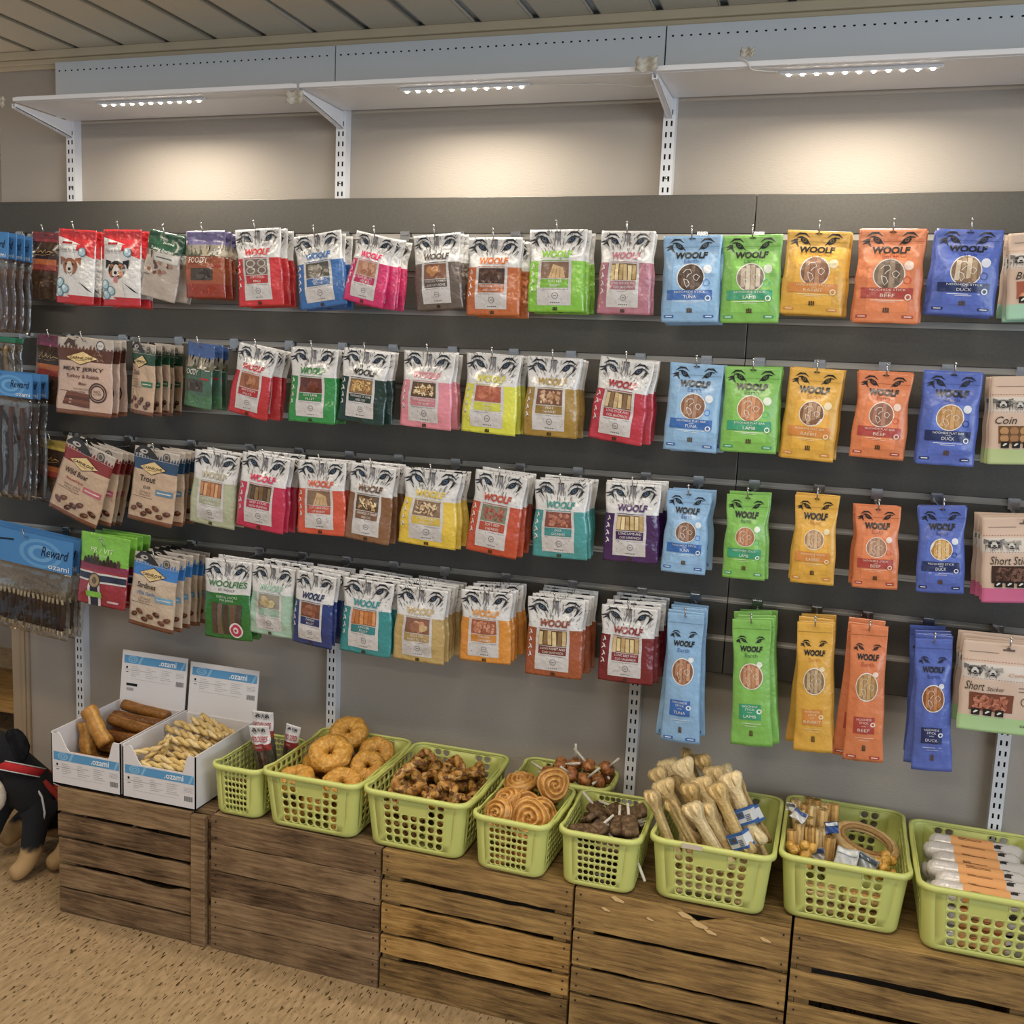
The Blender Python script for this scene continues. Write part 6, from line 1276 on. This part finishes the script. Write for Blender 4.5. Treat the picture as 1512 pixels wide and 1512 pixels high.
# ------------------------------------------------------------------ resting poses: treats settled against each other and their container (x, y, z, rotation)
REST = {
 'chew_ring': [(0.9712, -0.363, 0.493, 0.223, -0.145, -0.03), (1.1062, -0.3513, 0.4973, 0.263, -0.29, 1.292), (1.027, -0.2712, 0.5403, -0.41, -0.36, 2.707), (1.0139, -0.1393, 0.551, -0.467, 0.309, -2.4), (1.1185, -0.1744, 0.5198, -0.013, 0.805, -1.131), (0.9699, -0.1287, 0.491, 0.292, -0.058, 0.221), (1.1287, -0.2507, 0.5118, 0.542, -0.688, 1.383), (1.0917, -0.1273, 0.5018, -0.341, -0.283, 2.832), (0.969, -0.2221, 0.4965, 0.106, 0.309, -2.161), (0.9725, -0.3623, 0.4064, -0.051, 0.056, -0.005), (1.0391, -0.3623, 0.4505, 0.156, -0.146, 0.998), (1.1191, -0.3652, 0.4167, -0.132, -0.43, 2.042), (0.9706, -0.2918, 0.445, -0.048, -0.158, 3.043), (1.0585, -0.2948, 0.4153, -0.442, 0.112, -2.251), (1.1153, -0.2795, 0.448, -0.302, 0.182, -1.294), (0.9742, -0.2162, 0.4189, 0.282, 0.487, -0.159), (1.0434, -0.2108, 0.449, -0.022, 0.001, 0.71), (1.1196, -0.2232, 0.4122, 0.017, -0.289, 1.725), (0.9686, -0.1293, 0.4397, -0.42, -0.307, 2.816), (1.0584, -0.1404, 0.4132, -0.307, -0.112, -2.528), (1.122, -0.1334, 0.4427, -0.31, 0.33, -1.541)],
 'knotted_ring': [(1.2885, -0.3441, 0.405, 0.101, 0.026, -1.455), (1.2838, -0.257, 0.4043, -0.023, -0.043, -2.102), (1.2838, -0.1374, 0.4003, 0.033, 0.028, -1.29), (1.3823, -0.3343, 0.4013, 0.011, 0.03, -1.224), (1.3985, -0.248, 0.402, 0.003, 0.012, -2.977), (1.3544, -0.1673, 0.4035, -0.176, 0.249, 0.592), (1.2652, -0.3557, 0.432, 0.022, 0.012, -0.828), (1.2998, -0.2472, 0.4345, 0.071, 0.107, 1.998), (1.2666, -0.159, 0.4306, -0.068, -0.012, 2.792), (1.397, -0.3597, 0.428, -0.009, 0.02, -2.425), (1.38, -0.2586, 0.4365, 0.051, 0.04, -0.29), (1.3832, -0.1465, 0.4229, 0.082, -0.177, 1.251), (1.258, -0.3709, 0.4706, 0.516, -0.122, -2.389), (1.2623, -0.3194, 0.495, -0.036, 0.122, -1.116), (1.2633, -0.2472, 0.4742, -0.384, -0.151, -0.65), (1.2727, -0.1764, 0.4696, 0.695, 0.469, -2.856), (1.2567, -0.1292, 0.4887, -0.14, -0.281, 1.035), (1.332, -0.3718, 0.4808, -0.403, -0.429, 1.258), (1.3411, -0.2968, 0.4727, 0.333, 0.859, 2.412), (1.3237, -0.2623, 0.5033, -0.416, -0.22, -2.653), (1.334, -0.1959, 0.464, -0.631, 0.793, -2.938), (1.3404, -0.1316, 0.4694, -0.113, 0.265, -0.883), (1.4095, -0.3606, 0.4761, -0.095, 0.6, -1.025), (1.4206, -0.3079, 0.476, 0.578, -0.07, 0.048), (1.4047, -0.2461, 0.4822, -0.161, 0.593, -1.981), (1.4081, -0.1826, 0.4644, -0.446, -0.527, 0.429), (1.4175, -0.1583, 0.4628, 0.561, -0.666, 2.126), (1.2484, -0.2254, 0.5167, 0.056, -0.602, -0.706), (1.2773, -0.2174, 0.5255, 0.422, -1.008, 1.315), (1.37, -0.2524, 0.5421, -0.655, 0.047, 2.454), (1.3996, -0.3789, 0.5259, -0.781, 0.309, -2.941), (1.4038, -0.1984, 0.5219, -0.224, 0.476, 2.185), (1.2876, -0.3438, 0.5329, 0.51, -0.606, 1.697)],
 'spiral_roll': [(1.5497, -0.2259, 0.5319, 0.156, -0.117, -0.02), (1.6468, -0.2498, 0.55, 1.238, -0.697, 0.848), (1.5445, -0.3265, 0.5225, -0.596, -0.381, 1.847), (1.5467, -0.3935, 0.5132, -1.158, -0.124, 2.6), (1.6207, -0.3721, 0.506, -1.051, 0.275, -2.832), (1.5999, -0.3026, 0.5025, -0.598, 0.517, -1.729), (1.5538, -0.2396, 0.4947, 0.263, 0.23, -0.828), (1.6409, -0.3224, 0.4979, 1.173, 0.347, 0.708), (1.5549, -0.3696, 0.4041, 0.06, -0.079, -0.017), (1.6298, -0.3812, 0.4298, 0.429, -0.502, 0.908), (1.5519, -0.3479, 0.4582, -0.199, -0.698, 2.234), (1.6287, -0.3287, 0.4059, -0.27, 0.154, 2.932), (1.5527, -0.2917, 0.4213, -0.652, 0.544, -2.463), (1.6285, -0.2971, 0.4514, -0.064, 0.415, -1.264), (1.5575, -0.2482, 0.3994, -0.049, 0.072, -0.359), (1.6288, -0.2509, 0.4326, 0.882, -0.514, 0.535), (1.5537, -0.22, 0.4553, 0.022, -0.846, 1.793)],
 'meat_lolly': [(1.5933, -0.1157, 0.522, -1.402, -0.205, 1.039), (1.6254, -0.1029, 0.546, 1.258, -0.22, 1.355), (1.6577, -0.1173, 0.5292, -0.534, -0.841, 1.902), (1.6946, -0.1128, 0.5168, -0.181, -0.747, -3.1), (1.6994, -0.0866, 0.5477, 0.927, -0.345, -1.681), (1.7281, -0.0965, 0.5146, 1.248, 0.694, -0.218), (1.7445, -0.0724, 0.5419, 0.645, 0.514, 0.368), (1.6249, -0.1323, 0.5135, -1.306, 1.194, 1.498), (1.741, -0.048, 0.5118, 0.299, -1.268, 1.566), (1.6525, -0.0449, 0.53, -0.156, 0.08, -2.673), (1.5513, -0.1045, 0.4048, 0.743, -0.139, -0.291), (1.5948, -0.1035, 0.4051, 0.946, -0.3, 0.699), (1.6411, -0.1024, 0.4048, 0.386, -0.785, 1.023), (1.6891, -0.1052, 0.4051, -0.702, -0.833, 1.811), (1.7309, -0.1057, 0.4047, -0.483, -0.564, 2.735), (1.5519, -0.0655, 0.4051, -1.065, -0.147, 3.05), (1.5941, -0.0614, 0.4039, -0.991, 0.625, 3.008), (1.6408, -0.0643, 0.4052, -0.885, 0.735, -2.242), (1.6888, -0.0653, 0.4056, 0.172, 1.065, -1.382), (1.7348, -0.065, 0.405, 0.992, 0.578, -0.834), (1.5455, -0.1077, 0.4556, 0.865, 0.427, 0.194), (1.593, -0.1012, 0.4548, 0.913, -0.252, 0.188), (1.6411, -0.1057, 0.4549, 0.568, -0.937, 0.329), (1.6892, -0.1079, 0.457, 0.435, -0.891, 1.583), (1.7348, -0.103, 0.4546, -0.549, -0.708, 2.325), (1.5475, -0.0652, 0.4546, -1.064, -0.206, 2.611), (1.5943, -0.0646, 0.4554, -1.082, -0.02, -2.755), (1.641, -0.065, 0.455, -0.891, 0.651, -2.686), (1.689, -0.065, 0.455, 0.086, 1.099, -1.968), (1.7343, -0.065, 0.455, 0.383, 1.038, -0.764)],
 'flat_chew': [(1.7557, -0.3007, 0.5008, -0.44, 0.495, 2.198), (1.7682, -0.2497, 0.499, -0.21, -0.499, 2.665), (1.8189, -0.224, 0.5035, -0.183, -0.043, 2.876), (1.8615, -0.2752, 0.5196, -0.489, 0.452, -2.966), (1.7513, -0.3525, 0.4922, 0.244, -0.123, 0.502), (1.7962, -0.3197, 0.496, 0.26, 0.214, -0.906), (1.8628, -0.3426, 0.5169, 0.032, -0.476, 1.884), (1.8171, -0.2707, 0.5045, 0.031, 0.483, -0.329), (1.7847, -0.3667, 0.5037, 0.245, -0.281, 1.059), (1.8336, -0.3248, 0.5059, -0.052, -0.36, 1.762), (1.758, -0.3858, 0.4049, 0.041, -0.002, -0.011), (1.8265, -0.3798, 0.3939, -0.103, -0.092, 0.527), (1.7605, -0.3498, 0.396, 0.028, -0.079, 0.539), (1.8426, -0.3414, 0.4057, 0.024, -0.115, 0.904), (1.7509, -0.2953, 0.3966, -0.117, 0.015, 1.206), (1.8164, -0.305, 0.3959, 0.012, 0.037, 0.066), (1.7652, -0.2626, 0.4034, -0.309, 0.069, 0.278), (1.8341, -0.2646, 0.3993, -0.251, 0.063, 0.739), (1.7581, -0.218, 0.3998, 0.277, -0.175, 0.548), (1.8198, -0.2279, 0.4082, -0.081, 0.251, 0.626), (1.7556, -0.3852, 0.427, -0.011, -0.066, -0.022), (1.8262, -0.3828, 0.4273, 0.014, -0.073, 0.466), (1.7607, -0.341, 0.4346, -0.017, 0.071, 0.547), (1.8342, -0.3329, 0.4309, -0.206, 0.138, 0.897), (1.7654, -0.3032, 0.4244, 0.317, -0.223, 1.122), (1.8194, -0.3007, 0.4408, -0.042, 0.034, 0.055), (1.7552, -0.2489, 0.4232, -0.186, 0.013, 0.32), (1.8442, -0.2638, 0.4249, 0.219, -0.004, 0.937), (1.7576, -0.2208, 0.4327, -0.016, 0.079, 0.588), (1.8242, -0.2233, 0.4397, 0.182, -0.268, 0.67), (1.7632, -0.3927, 0.4495, 0.113, 0.002, 0.016), (1.826, -0.3869, 0.4709, 0.04, 0.061, 0.4), (1.7596, -0.342, 0.4565, -0.063, 0.027, 0.601), (1.8389, -0.3457, 0.4642, 0.382, -0.193, 0.802), (1.7604, -0.2965, 0.4658, 0.02, -0.051, 1.192), (1.822, -0.2946, 0.4652, -0.27, 0.241, 0.154), (1.7606, -0.2587, 0.4557, 0.216, -0.119, 0.263), (1.8387, -0.248, 0.472, 0.203, -0.064, 0.754), (1.7572, -0.2202, 0.4693, 0.066, -0.034, 0.631), (1.8359, -0.2339, 0.4583, 0.264, -0.233, 0.937)],
 'chew_bone': [(1.9431, -0.3446, 0.5348, 2.061, 1.099, -0.253), (2.0013, -0.3621, 0.5346, 2.571, 0.97, -0.141), (2.0528, -0.3709, 0.5392, 1.833, 0.952, -0.103), (2.0767, -0.3429, 0.5303, 1.897, 0.989, -0.046), (2.0985, -0.3546, 0.5828, 1.706, 1.001, -0.334), (2.1203, -0.3068, 0.5915, 1.279, 1.016, -0.477), (1.9621, -0.2659, 0.5362, 1.382, 1.041, -0.073), (2.0241, -0.2943, 0.5475, 2.013, 1.132, -0.133), (2.0025, -0.2381, 0.5841, 1.119, 1.012, -0.171), (1.9441, -0.2197, 0.548, 1.746, 0.924, -0.22), (2.0379, -0.1854, 0.5834, 2.092, 1.091, -0.167), (1.9515, -0.1708, 0.5508, 1.422, 1.115, -0.165), (2.0677, -0.2258, 0.5697, 1.809, 1.152, -0.132), (1.9919, -0.143, 0.574, 2.427, 1.153, -0.212), (2.0913, -0.1555, 0.5513, 0.961, 1.003, -0.093), (1.9906, -0.209, 0.5335, 2.092, 1.043, -0.107), (2.1316, -0.2063, 0.5539, 2.287, 0.966, -0.34), (2.1331, -0.2636, 0.535, 2.678, 0.965, -0.275), (2.0455, -0.266, 0.5543, 1.378, 1.138, -0.131), (2.0638, -0.3645, 0.4094, 0.642, 0.035, -0.003), (2.0741, -0.3662, 0.4428, 0.262, 0.019, 0.002), (2.0598, -0.3257, 0.3953, 0.081, 0.002, 0.042), (2.0811, -0.3192, 0.4426, 1.337, 0.119, 0.001), (2.0639, -0.2864, 0.4123, 2.254, -0.001, 0.057), (2.072, -0.2793, 0.4471, 2.51, -0.081, -0.017), (2.0547, -0.235, 0.4057, 2.913, -0.012, 0.057), (2.0694, -0.2275, 0.4471, 2.852, -0.022, 0.004)],
 'rawhide_roll': [(2.2496, -0.2292, 0.4979, -0.042, 0.008, 0.418), (2.2761, -0.2252, 0.492, -0.059, -0.046, 1.524), (2.3004, -0.2292, 0.4917, -0.065, -0.041, 1.673), (2.273, -0.1989, 0.502, -0.055, -0.021, 1.144), (2.3203, -0.2427, 0.482, 0.003, -0.012, 2.175), (2.3421, -0.1959, 0.4713, -0.168, 0.032, 0.338), (2.2431, -0.1575, 0.5024, 0.073, 0.032, 1.716), (2.259, -0.1295, 0.5069, -0.016, -0.015, 2.238), (2.279, -0.1496, 0.5121, 0.04, 0.11, 2.03), (2.3015, -0.1589, 0.5119, 0.009, -0.007, 0.266), (2.2857, -0.0966, 0.507, -0.08, 0.041, 0.843), (2.3083, -0.1195, 0.5105, -0.043, 0.021, 2.654), (2.2675, -0.0745, 0.502, -0.036, -0.066, 1.136), (2.3271, -0.1347, 0.5186, -0.067, 0.014, 1.262), (2.2378, -0.0899, 0.497, -0.073, -0.035, 1.791), (2.2542, -0.1838, 0.5016, 0.115, 0.019, 2.678), (2.2373, -0.2546, 0.487, -0.111, -0.042, 0.256), (2.298, -0.335, 0.402, -1.571, 1.466, -1.571), (2.406, -0.335, 0.402, 0, 1.571, 0), (2.298, -0.335, 0.432, 1.571, 1.466, 1.571), (2.406, -0.335, 0.432, -1.571, 1.466, -1.571), (2.298, -0.307, 0.402, 0, 1.571, 0), (2.406, -0.307, 0.402, 1.571, 1.466, 1.571), (2.298, -0.307, 0.432, -1.571, 1.466, -1.571), (2.406, -0.307, 0.432, 0, 1.571, 0)],
 'rawhide_ring': [(2.4004, -0.2085, 0.5185, 0.419, 0.212, -0.117)],
 'knotted_bone': [(2.2569, -0.2858, 0.5045, 0.084, 0.35, 0.402), (2.2683, -0.31, 0.505, 0.996, -1.215, 0.91), (2.4422, -0.2755, 0.5092, 0.52, -0.087, 1.138), (2.4389, -0.281, 0.4803, 0.476, 0.131, 0.222)],
 'chew_tube': [(0.3426, -0.1502, 0.5235, -0.006, 0.062, -0.048), (0.3448, -0.1839, 0.5023, 0.19, 0.034, 0.022), (0.356, -0.23, 0.5047, 0.363, 0.068, -0.09), (0.3663, -0.2076, 0.4727, 0.537, 0.022, 0.029), (0.3245, -0.2442, 0.4691, 0.724, -0.021, 0.008), (0.3134, -0.3271, 0.5268, 0.691, 0.818, -0.264), (0.27, -0.3129, 0.4703, 0.893, 1.29, -0.55), (0.3465, -0.3887, 0.4022, -0.033, -0.012, 0.014), (0.3472, -0.3518, 0.4007, 0.935, -0.014, 0.041), (0.3429, -0.2897, 0.403, 2.01, -0.013, -0.128), (0.3513, -0.255, 0.4012, -3.116, 0.006, -0.086), (0.3517, -0.2188, 0.4023, -2.233, 0.001, -0.04), (0.3415, -0.1842, 0.4028, -1.192, -0.009, -0.021), (0.3396, -0.1487, 0.404, -0.295, -0.004, -0.004), (0.3489, -0.39, 0.4456, 0.638, 0.006, 0.007), (0.3432, -0.3549, 0.438, 1.659, -0.013, 0.048), (0.3716, -0.2923, 0.4528, 2.771, 0.054, -0.107), (0.3524, -0.2589, 0.4375, -2.59, -0, -0.037), (0.3552, -0.2219, 0.4385, -1.571, -0.022, -0.009), (0.3468, -0.1853, 0.4388, -0.538, 0.003, -0), (0.3453, -0.1487, 0.4408, 0.432, 0, -0.001)],
 'twisted_stick': [(0.5167, -0.3555, 0.5003, -0.449, 0.009, 0.981), (0.5364, -0.3609, 0.5037, 0.838, -0.806, 0.474), (0.5584, -0.3578, 0.4957, 2.294, -0.912, -0.613), (0.5763, -0.3391, 0.4895, -3.112, -0.114, -0.083), (0.5782, -0.2983, 0.5027, -2.553, -0.127, 0.021), (0.6185, -0.3277, 0.5279, -1.248, 0.026, -0.028), (0.6173, -0.252, 0.5336, -0.451, 0.022, -0.179), (0.6195, -0.2258, 0.5366, 0.749, 0.176, -0.198), (0.6222, -0.2189, 0.5166, 1.736, 0.061, 0.079), (0.6228, -0.2449, 0.505, 2.6, -0.051, -0.133), (0.6217, -0.276, 0.5006, -2.666, -0.007, 0.052), (0.623, -0.322, 0.4974, -1.406, 0.142, 0.015), (0.6155, -0.3663, 0.4828, -0.466, 0.123, 0.149), (0.5835, -0.3875, 0.4746, 0.434, -0.028, 0.06), (0.6228, -0.1814, 0.5264, 1.376, 0.311, -0.045), (0.5603, -0.2011, 0.5175, 2.473, 0.161, 0.146), (0.5469, -0.2551, 0.5187, -2.889, -0.018, -0.312), (0.585, -0.385, 0.3956, 0.001, 0, -0), (0.597, -0.3595, 0.3956, 0.999, -0, -0), (0.5853, -0.3339, 0.395, 1.995, 0.003, 0), (0.597, -0.3085, 0.3957, 3, 0, -0), (0.585, -0.283, 0.3955, -2.282, -0.001, -0), (0.597, -0.2575, 0.3955, -1.284, 0, -0), (0.585, -0.232, 0.3956, -0.284, 0, 0), (0.597, -0.2065, 0.3958, 0.719, 0.001, -0), (0.585, -0.181, 0.3953, 1.717, 0, -0), (0.597, -0.1555, 0.3954, 2.715, 0, -0), (0.585, -0.385, 0.4205, -2.566, -0, 0), (0.597, -0.3595, 0.4205, -1.566, -0, 0), (0.5853, -0.3347, 0.4174, -0.557, -0.004, 0), (0.597, -0.3085, 0.4205, 0.434, -0, -0), (0.585, -0.283, 0.4205, 1.434, 0, 0), (0.597, -0.2575, 0.4205, 2.434, 0, 0), (0.585, -0.232, 0.4205, -2.85, 0, -0), (0.597, -0.2065, 0.4205, -1.85, 0, -0), (0.585, -0.181, 0.4205, -0.85, 0, 0), (0.597, -0.1555, 0.4205, 0.15, -0, 0), (0.585, -0.385, 0.4465, 1.15, -0, 0), (0.5971, -0.3603, 0.4462, 2.15, -0, 0), (0.5842, -0.3329, 0.4404, -3.122, -0.015, -0.001), (0.597, -0.3085, 0.4465, -2.133, -0, 0), (0.585, -0.283, 0.4465, -1.133, -0, -0), (0.597, -0.2575, 0.4465, -0.133, 0, 0), (0.585, -0.232, 0.4465, 0.867, 0, -0), (0.597, -0.2065, 0.4465, 1.867, -0, 0), (0.585, -0.181, 0.4465, 2.867, -0, -0), (0.597, -0.1555, 0.4465, -2.416, 0, -0)],
}
for base, poses in REST.items():
    for i, p in enumerate(poses):
        o = bpy.data.objects[base if i == 0 else '%s.%03d' % (base, i)]; o.rotation_mode = 'XYZ'; o.location = p[:3]; o.rotation_euler = p[3:]
